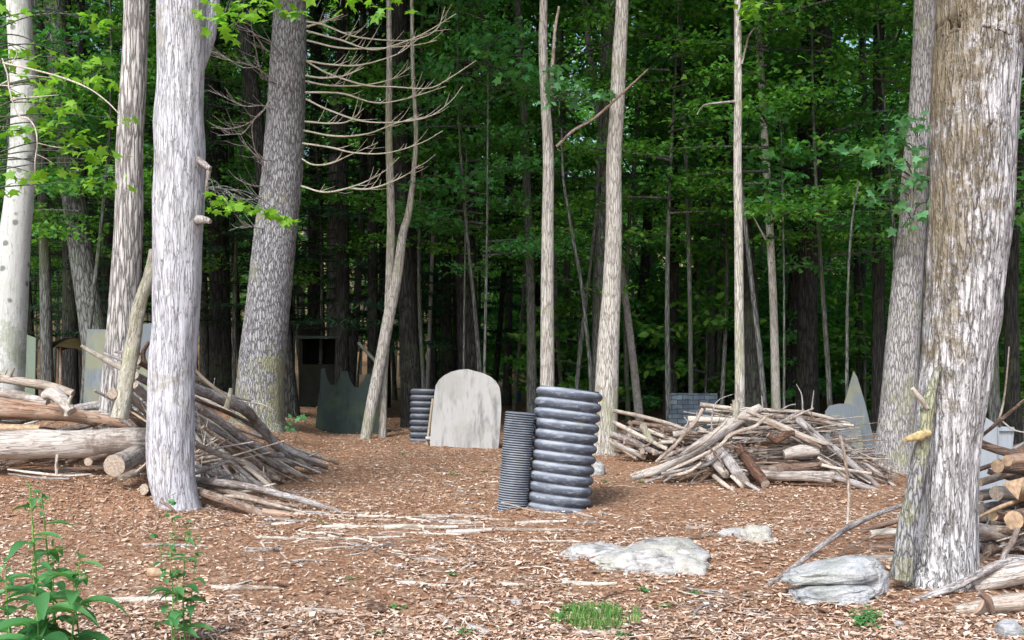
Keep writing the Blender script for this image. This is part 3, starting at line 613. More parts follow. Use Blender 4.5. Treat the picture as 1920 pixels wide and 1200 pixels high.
while nfar < 125 and tries < 9000:
    tries += 1; y = 23+57*rs.uniform(0, 1)**.85; x = rs.uniform(-1, 1)*(.56*y+4)
    if all((x-a)**2+(y-b)**2 > (1.15+.02*y)**2 for a, b in occ):
        occ.append((x, y)); nfar += 1; v = rs.randint(10); s = rs.choice([.4, .55, .75, 1, 1.3], p=[.25, .25, .25, .15, .1]); c = ('high_a', 'high_b', 'high_c')[rs.randint(3)]
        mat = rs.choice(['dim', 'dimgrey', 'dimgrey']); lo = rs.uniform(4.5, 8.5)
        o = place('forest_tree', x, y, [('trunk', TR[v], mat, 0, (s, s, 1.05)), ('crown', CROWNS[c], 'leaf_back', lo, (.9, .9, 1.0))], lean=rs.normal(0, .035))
        o['label'] = ('slender', 'slender', 'straight', 'stout', 'thick')[[.4, .55, .75, 1, 1.3].index(s)]+(' dark trunk' if mat == 'dim' else ' grey trunk')
# understory maples
UNP = [(440, 20.5), (600, 21.5), (800, 19.5), (905, 18.3), (960, 22), (1075, 19.2), (1180, 21), (1255, 18.6), (1300, 23), (1350, 20.5), (1440, 17.4), (1490, 21), (1560, 18.5), (1620, 22), (1680, 17.6), (1780, 19), (1880, 16.5), (150, 17.0), (60, 17.5), (300, 19), (-40, 19), (1960, 18)]
for i, (px, Y) in enumerate(UNP):
    a, f = UN[i % 7]; s = R(.9, 1.15); o = place('understory_tree', (px-960)/F*Y, Y, [('stem', a, 'dimgrey', 0, (s, s, s)), ('foliage', f, 'leaf_mid' if i % 3 == 0 else 'leaf_back', 0, (s, s, s))], rz=R(0, 6)); o['label'] = 'leafy young tree'
n = 0; tries = 0; occ2 = []
while n < 125 and tries < 9000:
    tries += 1; y = 23+52*rs.uniform(0, 1)**.9; x = rs.uniform(-1, 1)*(.54*y+3)
    if all((x-a)**2+(y-b)**2 > 1.7**2 for a, b in occ2):
        occ2.append((x, y)); a, f = UN[rs.randint(7)]; s = rs.uniform(.9, 1.5); n += 1
        o = place('understory_tree', x, y, [('stem', a, 'dimgrey', 0, (s, s, s)), ('foliage', f, 'leaf_back' if rs.uniform() < .8 else 'leaf_mid', 0, (s, s, s))], rz=rs.uniform(0, 6)); o['label'] = 'leafy young tree'
for i, (px, Y, s) in enumerate([(420, 22.5, 1), (640, 21, 1), (860, 24.5, .95), (150, 21, .9), (260, 24, 1.0), (720, 26, 1.1), (1010, 27, .9), (20, 25, 1), (540, 27, 1.1), (350, 20, .9), (590, 24, 1.2), (700, 21.5, .85), (780, 30, 1.2), (480, 30, 1.2), (200, 29, 1.2)]):
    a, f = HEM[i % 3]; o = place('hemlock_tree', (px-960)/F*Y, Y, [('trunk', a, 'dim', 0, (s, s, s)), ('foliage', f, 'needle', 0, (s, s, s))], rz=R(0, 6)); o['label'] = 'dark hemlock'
SHR = []
for i in range(4):
    rs2 = np.random.RandomState(700+i); limbs = []; par = crown_parts(14, .25, 2.9, 1.3, 170, .13, OVAL if i % 2 else LOBE, .6, cl=.2, rs=rs2, limbs=limbs)
    mb = MB(); tube(mb, [Vector((0, 0, -.2)), Vector((.05, 0, 1.4)), Vector((0, .05, 3))], [.02, .016, .006], 7, 10); limbmesh(mb, limbs); SHR.append((mb.mesh('stem'), leafmesh('foliage', [par])))
n = 0; tries = 0; occ3 = []
while n < 105 and tries < 9000:
    tries += 1; y = 27+34*rs.uniform(0, 1); x = rs.uniform(-.12, 1)*(.52*y+2)
    if all((x-a)**2+(y-b)**2 > 1.9**2 for a, b in occ3):
        occ3.append((x, y)); a, f = SHR[rs.randint(4)]; s = rs.uniform(.8, 1.4); n += 1
        o = place('shrub', x, y, [('stem', a, 'dimgrey', 0, (s, s, s)), ('foliage', f, 'leaf_back' if rs.uniform() < .7 else 'leaf_mid', 0, (s, s, s))], rz=rs.uniform(0, 6)); o['label'] = 'low leafy shrub'; o['category'] = 'shrub'
n = 0; tries = 0
while n < 42 and tries < 3000:
    tries += 1; y = rs.uniform(21, 31); x = (rs.uniform(1010, 1930)-960)/F*y
    if all((x-a)**2+(y-b)**2 > 1.2**2 for a, b in occ3):
        occ3.append((x, y)); a, f = SHR[rs.randint(4)]; s = rs.uniform(.8, 1.45); n += 1
        o = place('shrub', x, y, [('stem', a, 'dimgrey', 0, (s, s, s)), ('foliage', f, 'leaf_back' if rs.uniform() < .6 else 'leaf_mid', 0, (s, s, s))], rz=rs.uniform(0, 6)); o['label'] = 'low leafy shrub'; o['category'] = 'shrub'
# labels: which gap between nearer things, how far back, and the order there
ORD = ['first', 'second', 'third', 'fourth', 'fifth', 'sixth', 'seventh', 'eighth', 'ninth', 'tenth', 'eleventh', 'twelfth', 'thirteenth', 'fourteenth', 'fifteenth', 'sixteenth', 'seventeenth', 'eighteenth', 'nineteenth', 'twentieth']
cells = {}
for o, px, y in BG:
    if px < 0: g_ = 'past the left edge'; key = -1
    else:
        key = max(i for i, (x, _) in enumerate(FOREL) if x <= px); a_ = FOREL[key][1]; b_ = FOREL[key+1][1]
        g_ = 'between '+a_+' and '+b_
    band = 'near' if y < 24 else 'further' if y < 45 else 'deep'
    cells.setdefault((key, band, o['label']), []).append((px, o, g_))
for (key, band, lab), L in cells.items():
    L.sort(key=lambda t: t[0])
    for i, (px, o, g_) in enumerate(L):
        where = {'near': 'at the wood edge', 'further': 'further back in the woods', 'deep': 'deep in the woods'}[band]
        pre = '' if len(L) == 1 else ORD[min(i, 19)]+' '
        short = g_.replace('the ', '')
        o['label'] = ' '.join((pre+lab+' '+where+' '+short).split()[:16]); o['group'] = 'trees of the shaded wood'
# far wood: nobody could count it
rs = np.random.RandomState(9); n = 64000
X = rs.uniform(-75, 75, n); Yf = rs.uniform(80, 112, n); Z = rs.uniform(0, 1, n)**.9*30
dens = np.array([noise.noise((x*.10, y*.10, z*.16)) for x, y, z in zip(X, Yf, Z)]); keep = dens > -.17
X, Yf, Z = X[keep], Yf[keep], Z[keep]; Zg = np.array([hgt(x, y) for x, y in zip(X, Yf)])
V_, F_ = leaves(np.stack([X, Yf, Zg+Z], -1), .75, LOBE, .8, rs=rs)
tag(link('far_wood', leafmesh('far_wood', [(V_, F_)]), 'leaf_back'), 'dense green leaves of the far wood closing off the view', 'woodland', kind='stuff')
# ------------------------------------------------------------------ leafy sprays on saplings near the clearing
def sapling(label, base, top, clusters, mat, lsize, tpl=MAPLE, per=11, stemr=.02, twigmat='dimgrey', name='maple_sapling', parent=None, spread=.16, attach=None, tilt=.5):
    """stem from base to top; one twig per cluster, leaves along the twig"""
    base = Vector(base); root = parent or empty(name, base, label, 'sapling'); ro = Vector(root.location)
    if parent is None:
        mb = MB(); mid = base.lerp(Vector(top), .5)+Vector((R(-.1, .1), R(-.1, .1), 0)); stem = tube(mb, [base-Vector((0, 0, .1)), mid, Vector(top)], [stemr, stemr*.7, stemr*.25], 9, 40, stemr*.1, origin=base); mb.obj('stem', twigmat, root)
    else: stem = attach
    mb = MB(); cs = []
    for c in clusters:
        c = Vector(c); s = min(stem, key=lambda q: (q-c).length+.6*max(0, q.z-c.z)); m = s.lerp(c, .55)+Vector((0, 0, R(.02, .12)))
        tube(mb, [s, m, c+(c-s).normalized()*.06], [.008, .006, .002], 5, 12, origin=ro)
        n = int(per*R(.75, 1.3)); dirn = (c-s).normalized()
        for _ in range(n):
            t = R(-1.0, .9); cs.append(c+dirn*spread*t*1.2+Vector((R(-1, 1)*spread, R(-1, 1)*spread, R(-.35, .3)*spread))-ro)
    mb.obj('twigs', 'stick_pale' if twigmat == 'pale' else 'dimgrey', root)
    V_, F_ = leaves([tuple(c) for c in cs], lsize, tpl, tilt, droop=.25)
    link('foliage', leafmesh('foliage', [(V_, F_)]), mat, root); return root
def cl(pts, Y, dy=.5): return [P(x, y, Y+R(-dy, dy)) for x, y in pts]
left = [(12, 25), (25, 95), (60, 100), (95, 98), (75, 118), (150, 118), (170, 118), (55, 152), (100, 150), (150, 152), (185, 160), (95, 168), (70, 197), (110, 200), (130, 205), (30, 175), (15, 250), (45, 245), (85, 252), (125, 240), (150, 255), (100, 232), (135, 285), (170, 282), (200, 300), (150, 305), (60, 328), (95, 318), (35, 340), (8, 360), (200, 345), (210, 222), (160, 30), (180, 45)]
sapling('spreading maple sapling with yellow-green leaves crossing the left edge', ground_at(-75, 9.6), P(-40, -60, 9.7), cl(left, 9.7, .5), 'leaf_lime', .10, MAPLE, 7, .03, spread=.13)
# bare pale twigs of the same corner
o = empty('dead_sapling', ground_at(-30, 9.0), 'bleached leafless sapling with crooked white twigs at the left edge', 'sapling'); mb = MB(); ro = o.location
for q, w in (([(-30, 1500), (-25, 900), (-20, 500), (-6, 200), (0, 112), (13, 130), (14, 152), (22, 185), (31, 212)], .014), ([(31, 212), (40, 220), (52, 222), (66, 240), (70, 270), (66, 300), (66, 330)], .009), ([(5, 118), (60, 130), (115, 145), (165, 165), (200, 190), (224, 214)], .011), ([(14, 152), (2, 158), (-5, 165)], .007), ([(22, 185), (60, 182), (110, 178)], .006), ([(16, 140), (60, 142), (100, 146)], .005), ([(70, 268), (95, 274), (120, 278)], .006), ([(70, 290), (85, 297), (98, 305)], .005), ([(20, 122), (30, 105), (32, 95)], .005), ([(-5, 160), (15, 161), (30, 165)], .006), ([(5, 118), (40, 112), (50, 108)], .005)):
    w *= .72; tube(mb, [P(x, y, 9.0) if y < 1400 else ground_at(-30, 9.0) for x, y in q], [w, w*.8, w*.5], 7, 40, w*.15, origin=ro, lumps=.3)
mb.obj('stem', 'stick_pale', o)
stem_e = E_tree[1]
sapling('', (0, 0, 0), None, cl([(400, 8), (430, 20), (455, 30), (440, 48), (480, 25), (500, 12), (525, 5), (415, 45), (565, 3), (600, 6), (640, 2), (690, 4), (735, 3)], 9.4, .3), 'leaf_lime', .10, MAPLE, 8, parent=E_tree[0], attach=[P(400, -40, 10.2), P(470, -60, 9.6), P(560, -70, 9.4), P(660, -70, 9.4)], spread=.11)
sapling('', (0, 0, 0), None, cl([(402, 368), (420, 374), (438, 380), (455, 388), (472, 388), (490, 395), (508, 400), (525, 408), (540, 416), (395, 385), (425, 388)], 9.7, .12), 'leaf_lime', .085, MAPLE, 7, parent=E_tree[0], attach=[P(386, 352, 9.95)], spread=.075)
lt = L_tree[1]
right = [(1590, 280), (1610, 285), (1640, 278), (1655, 295), (1625, 300), (1680, 262), (1700, 268), (1690, 220), (1715, 225), (1735, 235), (1650, 350), (1635, 375), (1675, 345), (1720, 300), (1735, 330), (1715, 345), (1690, 385), (1720, 400), (1740, 380), (1700, 420), (1735, 275), (1680, 300)]
sapling('', (0, 0, 0), None, cl(right, 12.6, .4), 'leaf_blue', .12, MAPLE, 8, parent=L_tree[0], attach=lt, spread=.13)
sapling('small maple sapling with broad cool-green leaves at the right edge, behind the peeling trunk', ground_at(1945, 11), P(1935, 200, 11), cl([(1905, 150), (1915, 240), (1905, 380), (1915, 410), (1912, 200), (1900, 330)], 11, .3), 'leaf_blue', .12, MAPLE, 9)
mid = [(870, 85), (900, 78), (930, 90), (960, 95), (985, 105), (1000, 125), (905, 105), (840, 115), (850, 130), (945, 130), (970, 140), (1010, 140), (820, 130), (880, 60), (815, 30), (850, 150), (1000, 160), (890, 100), (940, 75)]
sapling('young maple with bright layered leaves between the dead branches and the slim pale trunk', ground_at(905, 16.8), P(915, 40, 16.8), cl(mid, 16.6, .7), 'leaf_mid', .13, MAPLE, 11, .025, spread=.2)
sapling('low maple sapling with lit leaf sprays above the arched board', ground_at(868, 18.0), P(875, 250, 17.8), cl([(850, 310), (880, 315), (905, 318), (925, 328), (850, 365), (870, 362), (900, 372), (915, 350), (905, 385), (838, 365), (890, 330), (860, 335)], 17.6, .5), 'leaf_mid', .13, MAPLE, 9, .02, spread=.18)
sapling('', (0, 0, 0), None, cl([(1040, 130), (1055, 128), (1070, 155), (1090, 160), (1110, 175), (1100, 190), (1130, 180), (1045, 160), (1030, 190), (1035, 150), (1075, 175)], 15.0, .4), 'leaf_blue', .12, MAPLE, 8, parent=I_tree[0], attach=I_tree[1], spread=.16)
sapling('', (0, 0, 0), None, cl([(1398, 10), (1405, 30), (1400, 5), (1415, 20), (1440, 8)], 14.0, .3), 'leaf_lime', .12, MAPLE, 8, parent=K_tree[0], attach=K_tree[1], spread=.12)
sapling('slender maple sapling with tiers of fresh leaves, right of the thin pale trunk', ground_at(1470, 17.0), P(1462, 150, 16.9), cl([(1405, 215), (1430, 220), (1450, 215), (1420, 240), (1470, 265), (1490, 270), (1450, 285), (1500, 290), (1440, 300), (1480, 300), (1465, 320), (1500, 325), (1490, 340), (1450, 340), (1520, 285), (1425, 345), (1460, 365), (1480, 375)], 16.8, .6), 'leaf_mid', .13, MAPLE, 11, .02, spread=.19)
sapling('knee-high sapling with a single tuft of leaves beside the pine root', ground_at(548, 15.4)+Vector((0, 0, 0)), P(550, 765, 15.4), cl([(552, 778), (545, 792), (550, 800)], 15.3, .1), 'leaf_blue', .09, MAPLE, 5, .006, spread=.07)
# thin bare saplings and vines
def sap(q, Y, w, mat, label): stick([P(x, y, Y) for x, y in q], [w, w*.9, w*.7, w*.5], mat, 'bare_sapling', label, 'sapling', sides=8, disp=.08, cap=(0, 0))
sap([(1109, 800), (1107, 700), (1098, 600), (1090, 530), (1075, 450), (1065, 390), (1056, 330), (1053, 240)], 17.5, .035, 'dimgrey', 'curving thin grey sapling left of the pale trunk, behind the pipe')
sap([(1588, 860), (1588, 650), (1590, 540), (1597, 420), (1610, 340)], 15.5, .025, 'dimgrey', 'thin bare sapling rising behind the tip of the pointed board')
sap([(1043, 275), (1075, 245), (1110, 225), (1145, 195), (1215, 130)], 15.1, .022, 'stick_brown', 'bare branch caught slanting between two pale trunks behind the pipe')
sap([(1032, 180), (1036, 120), (1040, 60), (1048, 12)], 15.25, .03, 'stick_tan', 'broken pale branch upright beside the slim pale trunk')
sap([(1391, 120), (1398, 90), (1405, 65), (1416, 52)], 14.25, .015, 'stick_grey', 'little forked twig on the right side of the thin pale trunk')
sap([(1378, 190), (1345, 193), (1318, 198), (1307, 215)], 14.25, .014, 'stick_grey', 'crooked dead twig on the left side of the thin pale trunk')

# ------------------------------------------------------------------ painted boards
def board(name, label, outline, Y, mat, th=.025, tilt=0.0, yaw=0.0, sub=None):
    """outline in pixels at distance Y -> solid board standing there"""
    W = [P(x, y, Y) for x, y in outline]; x0 = sum(p.x for p in W)/len(W); zb = min(p.z for p in W); gz = hgt(x0, Y)
    if zb > gz: # reach the ground
        pass
    loc = Vector((x0, Y, zb)); n = len(W); V = [p-loc for p in W]; mb = MB()
    fr = [Vector((v.x, 0, v.z)) for v in V]; bk = [Vector((v.x, th, v.z)) for v in V]
    mb.add(fr, [tuple(range(n))], 0, False); mb.add(bk, [tuple(range(n))[::-1]], 0, False)
    mb.add(fr+bk, [(i, i+n, (i+1) % n+n, (i+1) % n) for i in range(n)], 0, False)
    root = empty(name, loc, label, 'board'); mb.obj('panel', mat, root); root.rotation_euler = (-tilt, 0, yaw)
    return root
def brace(root, x, h, d=.5, mat='plank'):
    mb = MB(); tube(mb, [Vector((x, .03, h)), Vector((x, d, -.02))], [.028, .028], 4, 2, cap=(1, 1)); mb.obj('brace', mat, root)
gy = lambda px, Y: HY+(CAMZ-hgt((px-960)/F*Y, Y))*F/Y
Yt = 15.6; yb = gy(870, Yt)+3
archo = [(806, yb-4)]+[(808, 800), (811, 770)]
for i in range(13):
    a = math.pi*(1-i/12); archo.append((876.5+62*math.cos(a), 736-44*math.sin(a)**.9+(3 if i > 6 else 0)))
archo += [(940, 765), (938, 800), (934, yb+2)]
ar = board('arched_board', 'whitewashed arch-topped board like a headstone, mottled grey, in the middle of the clearing', archo, Yt, 'arch', .04, .03); brace(ar, -.3, .8); brace(ar, .3, .8)
stick([P(812, 748, 15.9), P(800, 842, 15.75)], .055, 'plank', 'prop_plank', 'tan plank leaning against the left edge of the arched board', 'plank', sides=4, disp=0, lumps=0, squash=.4, ends='plank')
stick([P(798, 822, 15.7), P(812, 822, 15.72)], .03, 'whiteplastic', 'plank_offcut', 'short pale offcut fixed across the leaning tan plank', 'plank', sides=4, disp=0, lumps=0, ends='plank')
Yc = 17.9; yb = gy(640, Yc)+2
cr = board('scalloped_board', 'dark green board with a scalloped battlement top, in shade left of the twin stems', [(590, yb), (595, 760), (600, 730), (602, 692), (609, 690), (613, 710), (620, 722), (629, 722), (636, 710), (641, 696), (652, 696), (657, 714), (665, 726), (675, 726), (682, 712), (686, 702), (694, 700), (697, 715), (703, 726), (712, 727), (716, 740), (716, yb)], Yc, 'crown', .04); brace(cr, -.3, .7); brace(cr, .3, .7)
Yl = 13.7; bl = board('grey_board', 'blue-grey plywood board with yellow lichen behind the cream furrowed trunk', [(152, gy(200, Yl)), (163, 617), (214, 618), (240, 610), (296, 605), (300, gy(290, Yl))], Yl, 'bluegrey', .03); brace(bl, -.2, .8)
gb = board('narrow_board', 'narrow greenish board peeking out right of the blotched pale trunk', [(2, gy(30, 14.3)), (6, 628), (40, 624), (67, 634), (64, gy(60, 14.3))], 14.3, 'greenboard', .03); brace(gb, 0, .8)
tr = board('pointed_board', 'tall pointed grey board like a spire behind the middle brush pile', [(1552, gy(1600, 14.9)), (1590, 735), (1601, 696), (1607, 706), (1622, 755), (1636, 815), (1643, gy(1600, 14.9))], 14.9, 'bluegrey', .03); brace(tr, 0, .8)
rb = board('rounded_board', 'low round-shouldered grey board with yellow lichen, in front of the pointed board', [(1549, gy(1580, 14.5)), (1548, 772), (1556, 761), (1575, 757), (1595, 758), (1607, 764), (1612, 790), (1618, 830), (1619, gy(1590, 14.5))], 14.5, 'bluegrey', .03); brace(rb, 0, .5)
bp = board('brick_pattern_board', 'dark blue board painted as brickwork behind the low brush pile', [(1250, gy(1300, 17.4)), (1258, 737), (1345, 738), (1347, gy(1300, 17.4))], 17.4, 'brickpanel', .04); brace(bp, 0, .7)
rbo = board('jagged_board', 'pale blue board with a broken slanting top, right of the peeling trunk', [(1800, gy(1860, 10.8)), (1810, 772), (1846, 781), (1866, 794), (1873, 806), (1880, 800), (1902, 801), (1898, 850), (1896, gy(1860, 10.8))], 10.8, 'paleboard', .03); brace(rbo, 0, .7)
mb = MB(); box(mb, P(1887, 806, 10.78)-rbo.location, (.16, .03, .02)); box(mb, P(1872, 830, 10.78)-rbo.location, (.012, .012, .30)); mb.obj('batten', 'paleboard', rbo)
stick([P(672, 643, 18.6), P(704, 678, 18.4), P(716, 700, 18.3)], .03, 'bluegrey', 'leaning_plank', 'pale narrow batten tilted against the crossing stems above the dark green board', 'plank', sides=4, disp=0, lumps=0, ends='bluegrey')
# small dark hut behind the scalloped board
hx = (598-960)/F*21; ho = empty('plywood_bunker', (hx, 21, hgt(hx, 21)), 'dark plywood bunker with a black opening, half hidden behind the scalloped board', 'bunker')
mb = MB(); zt = 1.6-21*(668-HY)/F; zs = 1.6-21*(716-HY)/F
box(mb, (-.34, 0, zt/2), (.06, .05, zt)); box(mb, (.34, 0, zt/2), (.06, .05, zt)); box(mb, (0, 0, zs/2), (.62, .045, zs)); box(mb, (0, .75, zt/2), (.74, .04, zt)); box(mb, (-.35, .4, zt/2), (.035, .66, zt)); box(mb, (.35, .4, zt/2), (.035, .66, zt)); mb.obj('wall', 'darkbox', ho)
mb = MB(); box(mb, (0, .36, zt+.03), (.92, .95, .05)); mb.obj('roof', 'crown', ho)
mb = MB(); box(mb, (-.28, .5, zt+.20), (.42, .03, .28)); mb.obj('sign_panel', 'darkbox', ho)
# mustard tarp
tx = P(135, 645, 19); to = empty('tarp', (tx.x, 19, hgt(tx.x, 19)), 'mustard tarp sagging over a brush heap in the shade behind the thin left trunks', 'tarp'); mb = MB(); V = []; n = 14
for i in range(n+1):
    for j in range(n+1):
        u, v = i/n*2-1, j/n*2-1; V.append((u*.42, v*.5, (tx.z-to.location.z)*1.0+.10*(1-u*u)-.14*v*v+.04*noise.noise((u*2, v*2, 5))))
mb.add(V, [(i*(n+1)+j, (i+1)*(n+1)+j, (i+1)*(n+1)+j+1, i*(n+1)+j+1) for i in range(n) for j in range(n)]); mb.obj('sheet', 'mustard', to)
mb = MB()
for sx, sy in ((-.36, -.4), (.36, -.4), (-.36, .4), (.36, .4)): tube(mb, [Vector((sx, sy, -.05)), Vector((sx*.95, sy*.9, tx.z-to.location.z-.02))], [.03, .025], 7, 3)
mb.obj('support_stick', 'stick_brown', to)
# blue jug far back, right of the arched board
jl = P(970, 752, 29); jo = empty('plastic_jug', (jl.x, 29, hgt(jl.x, 29)), 'small blue plastic jug standing far back in the shade between arched board and pipes', 'jug'); mb = MB()
hj = .32
tube(mb, [Vector((0, 0, 0)), Vector((0, 0, hj*.1)), Vector((0, 0, hj*.5)), Vector((0, 0, hj*.85)), Vector((0, 0, hj))], [.085, .10, .10, .10, .05], 16, 16, cap=(1, 1)); mb.obj('body', 'blueplastic', jo)
mb = MB(); tube(mb, [Vector((0, 0, hj)), Vector((0, 0, hj+.05))], [.045, .045], 12, 2, cap=(1, 1), capmi=0); mb.obj('cap', 'whiteplastic', jo)

# ------------------------------------------------------------------ corrugated pipes
def pipe(name, label, bx, ty, by_, Y, rad, ribs, lean, mat, depth, square, flange=True, rimlip=True, mossy=False, yaw=0, vg=.10):
    h = (by_-ty)/F*Y/math.cos(lean); gp = Vector(((bx-960)/F*Y, Y, 0)); gp.z = hgt(gp.x, gp.y)-.05; h += .05
    root = empty(name, gp, label, 'pipe'); mb = MB(); sides = 72; prof = []; per = 16
    for i in range(ribs*per+1):
        u = i/per; f = (u % 1.0-vg)/(1-2*vg); w = math.sin(math.pi*f)**square if 0 < f < 1 else 0.0; prof.append((rad-depth*(1-w), h*u/ribs))
    outer = prof; inner = [(rad-depth-.012, z) for _, z in prof[::-1][::per]]
    ring = outer+[(rad-depth*.9, h+.003)]+inner; V = []; n = len(ring)
    for (r, z) in ring:
        for s_ in range(sides):
            a = 2*math.pi*s_/sides; rr = r*(1+.006*math.sin(2*a+z*3)); V.append((rr*math.cos(a), rr*math.sin(a), z))
    mb.add(V, [(i*sides+s_, i*sides+(s_+1) % sides, (i+1)*sides+(s_+1) % sides, (i+1)*sides+s_) for i in range(n-1) for s_ in range(sides)])
    mb.obj('pipe_wall', mat, root); root.rotation_euler = (-.05, lean, yaw); return root, h
p1, h1 = pipe('corrugated_pipe', 'wide black corrugated plastic pipe section standing on end, leaning right, dusty ribs', 1042, 733, 957, 10.5, .322, 12, math.radians(6.6), 'pipe', .040, .40)
p2, h2 = pipe('corrugated_pipe', 'narrow black finely ribbed pipe leaning upright against the left side of the wide pipe', 959, 762, 943, 10.35, .145, 43, math.radians(5.0), 'pipedark', .012, .7)
p3, h3 = pipe('corrugated_pipe', 'dark mossy corrugated pipe in shade, half hidden behind the left edge of the arched board', 793, 740, 838, 16.6, .21, 9, 0.02, 'pipedark', .03, .5)
stick([P(940, 942, 10.0), P(965, 948, 9.95), P(1000, 958, 9.9), P(1060, 964, 9.9)], .006, 'stick_tan', 'stick', 'long curved tan twig lying along the foot of both pipes', 'stick', disp=.1)
# ------------------------------------------------------------------ brush piles: main sticks by hand, tangle by rule
def S(q, w, Y, mat='stick_grey', label=None, group=None, name='stick', cat='stick', **k):
    """q pixels, w pixel widths, Y distance(s)"""
    n = len(q); Ys = [Y]*n if not hasattr(Y, '__len__') else [Y[0]+(Y[1]-Y[0])*i/(n-1) for i in range(n)]
    ws = [w]*n if not hasattr(w, '__len__') else w
    return stick([P(x, y, yy) for (x, y), yy in zip(q, Ys)], [a/F*yy/2 for a, yy in zip(ws, Ys)] if len(ws) == n else [a/F*Ys[0]/2 for a in ws], mat, name, label, cat, group, **k)
REST = MB()
def tangle(n, foot, head, lab, grp, mats, rr=(.008, .024), keep=.45):
    global COLLECT
    for i in range(n):
        COLLECT = None if i < n*keep else REST
        a, b = foot(), head(); mat = random.choice(mats); r = R(*rr)*R(.7, 1.2)
        d = b-a; a = a-d*R(0, .1); b = b+d*R(0, .15); m = a.lerp(b, R(.35, .65))+Vector((R(-.05, .05), R(-.05, .05), R(-.07, .05)))*d.length
        for q in (a, m, b): q.z = max(q.z, hgt(q.x, q.y)+r*.6)
        nm = {'stick_grey': 'grey', 'stick_tan': 'tan', 'stick_brown': 'brown', 'stick_pale': 'bleached', 'rot': 'rotten red'}[mat]
        th = 'thin ' if r < .013 else 'thick ' if r > .022 else ''
        stick([a, m, b], [r, r*.85, r*.5], mat, 'stick', th+nm+' stick in the tangle of '+lab, 'stick', grp, sides=7, rings=12, lumps=.3, stubs=random.choice((0, 1, 2, 3)))
    COLLECT = None
# --- left pile
GL = 'sticks of the left brush pile'
S([(-160, 838), (-20, 836), (60, 832), (150, 832), (220, 828), (300, 824)], [58, 54, 52, 52, 48, 46], (10.9, 11.1), 'log_light', 'thick smooth pale log lying level at the left edge, lowest of its pile', None, 'log', 'log', sides=24, disp=.05, lumps=.12)
S([(-200, 752), (-60, 760), (40, 768), (110, 774), (180, 786), (260, 797), (300, 800)], [44, 42, 40, 36, 26, 20, 14], (11.3, 11.6), 'log_red', 'reddish peeled log resting above the thick pale log at the left edge', None, 'log', 'log', sides=20, disp=.08, lumps=.15)
S([(-60, 706), (0, 710), (60, 719), (100, 726), (137, 738)], [15, 17, 17, 16, 13], (11.6, 11.5), 'stick_tan', 'tan branch with a broken end, topmost at the left edge of the left pile', None, stubs=2)
S([(-60, 728), (0, 736), (50, 746), (90, 754)], [18, 18, 18, 15], (11.5, 11.4), 'log_light', 'short pale log just under the topmost tan branch at the left edge')
S([(84, 742), (100, 736), (118, 752), (135, 772)], [16, 24, 22, 18], (11.2, 11.0), 'log_light', 'stubby chunk of pale log propped on the reddish log', None, 'log', 'log', sides=14)
S([(-40, 804), (20, 803), (75, 804)], [16, 16, 15], 11.25, 'cutorange', 'squared orange-tan timber offcut between the two big left logs', None, 'timber', 'timber', sides=4, disp=0, lumps=0, ends='cut')
S([(125, 780), (128, 756), (134, 742)], [10, 9, 6], 11.0, 'mossy', 'short mossy stub standing up from the reddish log')
S([(262, 850), (240, 862), (214, 873)], [38, 39, 40], (11.0, 10.3), 'log_light', 'short log with its round sawn end facing out, under the thick pale log', None, 'log', 'log', sides=22, disp=.04, lumps=.08, ends='cutgrey', rings=12)
S([(200, 858), (182, 862), (166, 866)], [15, 15, 16], (10.9, 10.45), 'stick_brown', 'small brown log end sticking out left of the round sawn log', None, 'log', 'log')
S([(230, 745), (222, 742), (211, 738)], [19, 19, 19], (11.4, 10.6), 'log_light', 'small log with a round pale sawn end showing between the left trunks', None, 'log', 'log', sides=14)
S([(152, 648), (175, 662), (200, 676), (228, 690)], [5, 9, 11, 12], (11.2, 11.4), 'stick_pale', 'bleached pointed branch jutting up left across the blue-grey board', None)
S([(195, 662), (225, 674), (262, 690)], [5, 7, 8], 11.5, 'stick_grey', 'thin grey branch crossing the foot of the cream furrowed trunk'); S([(215, 660), (240, 660), (262, 664)], [4, 6, 6], 11.3, 'stick_grey', 'short level grey twig high in the left pile, between the trunks')
for q, w, m_, lb in (([(258, 678), (290, 694), (320, 712)], 12, 'stick_brown', 'highest'), ([(254, 704), (292, 724), (330, 744)], 16, 'stick_grey', 'second highest'), ([(252, 722), (285, 752), (320, 780)], 16, 'log_light', 'middle'), ([(240, 738), (272, 770), (300, 806)], 15, 'stick_tan', 'second lowest'), ([(232, 764), (262, 790), (300, 822)], 18, 'stick_brown', 'lowest')):
    S(q, [w*.9, w, w*.8], (11.0, 11.5), m_, lb+' of the thick slanting sticks between the mossy pole and the big white trunk')
S([(231, 762), (256, 778), (292, 802)], [14, 14, 12], 10.7, 'cutorange', 'rust-brown split board slanting from the foot of the mossy pole', None, 'split_board', 'board', sides=4, disp=.05, lumps=0, squash=.3)
S([(280, 640), (268, 664), (276, 690)], [6, 9, 7], 11.3, 'rot', 'reddish rotten splinter standing between the mossy pole and white trunk')
S([(352, 672), (372, 700), (400, 725), (432, 750)], [10, 16, 16, 10], (10.9, 11.2), 'plank', 'flat weathered board slanting down right from behind the big white trunk', None, 'slanted_board', 'board', sides=4, disp=.02, lumps=0, squash=.35, ends='cutgrey')
S([(425, 765), (430, 745), (433, 728)], [12, 10, 6], 11.4, 'mossy', 'short mossy stub poking up left of the pine foot')
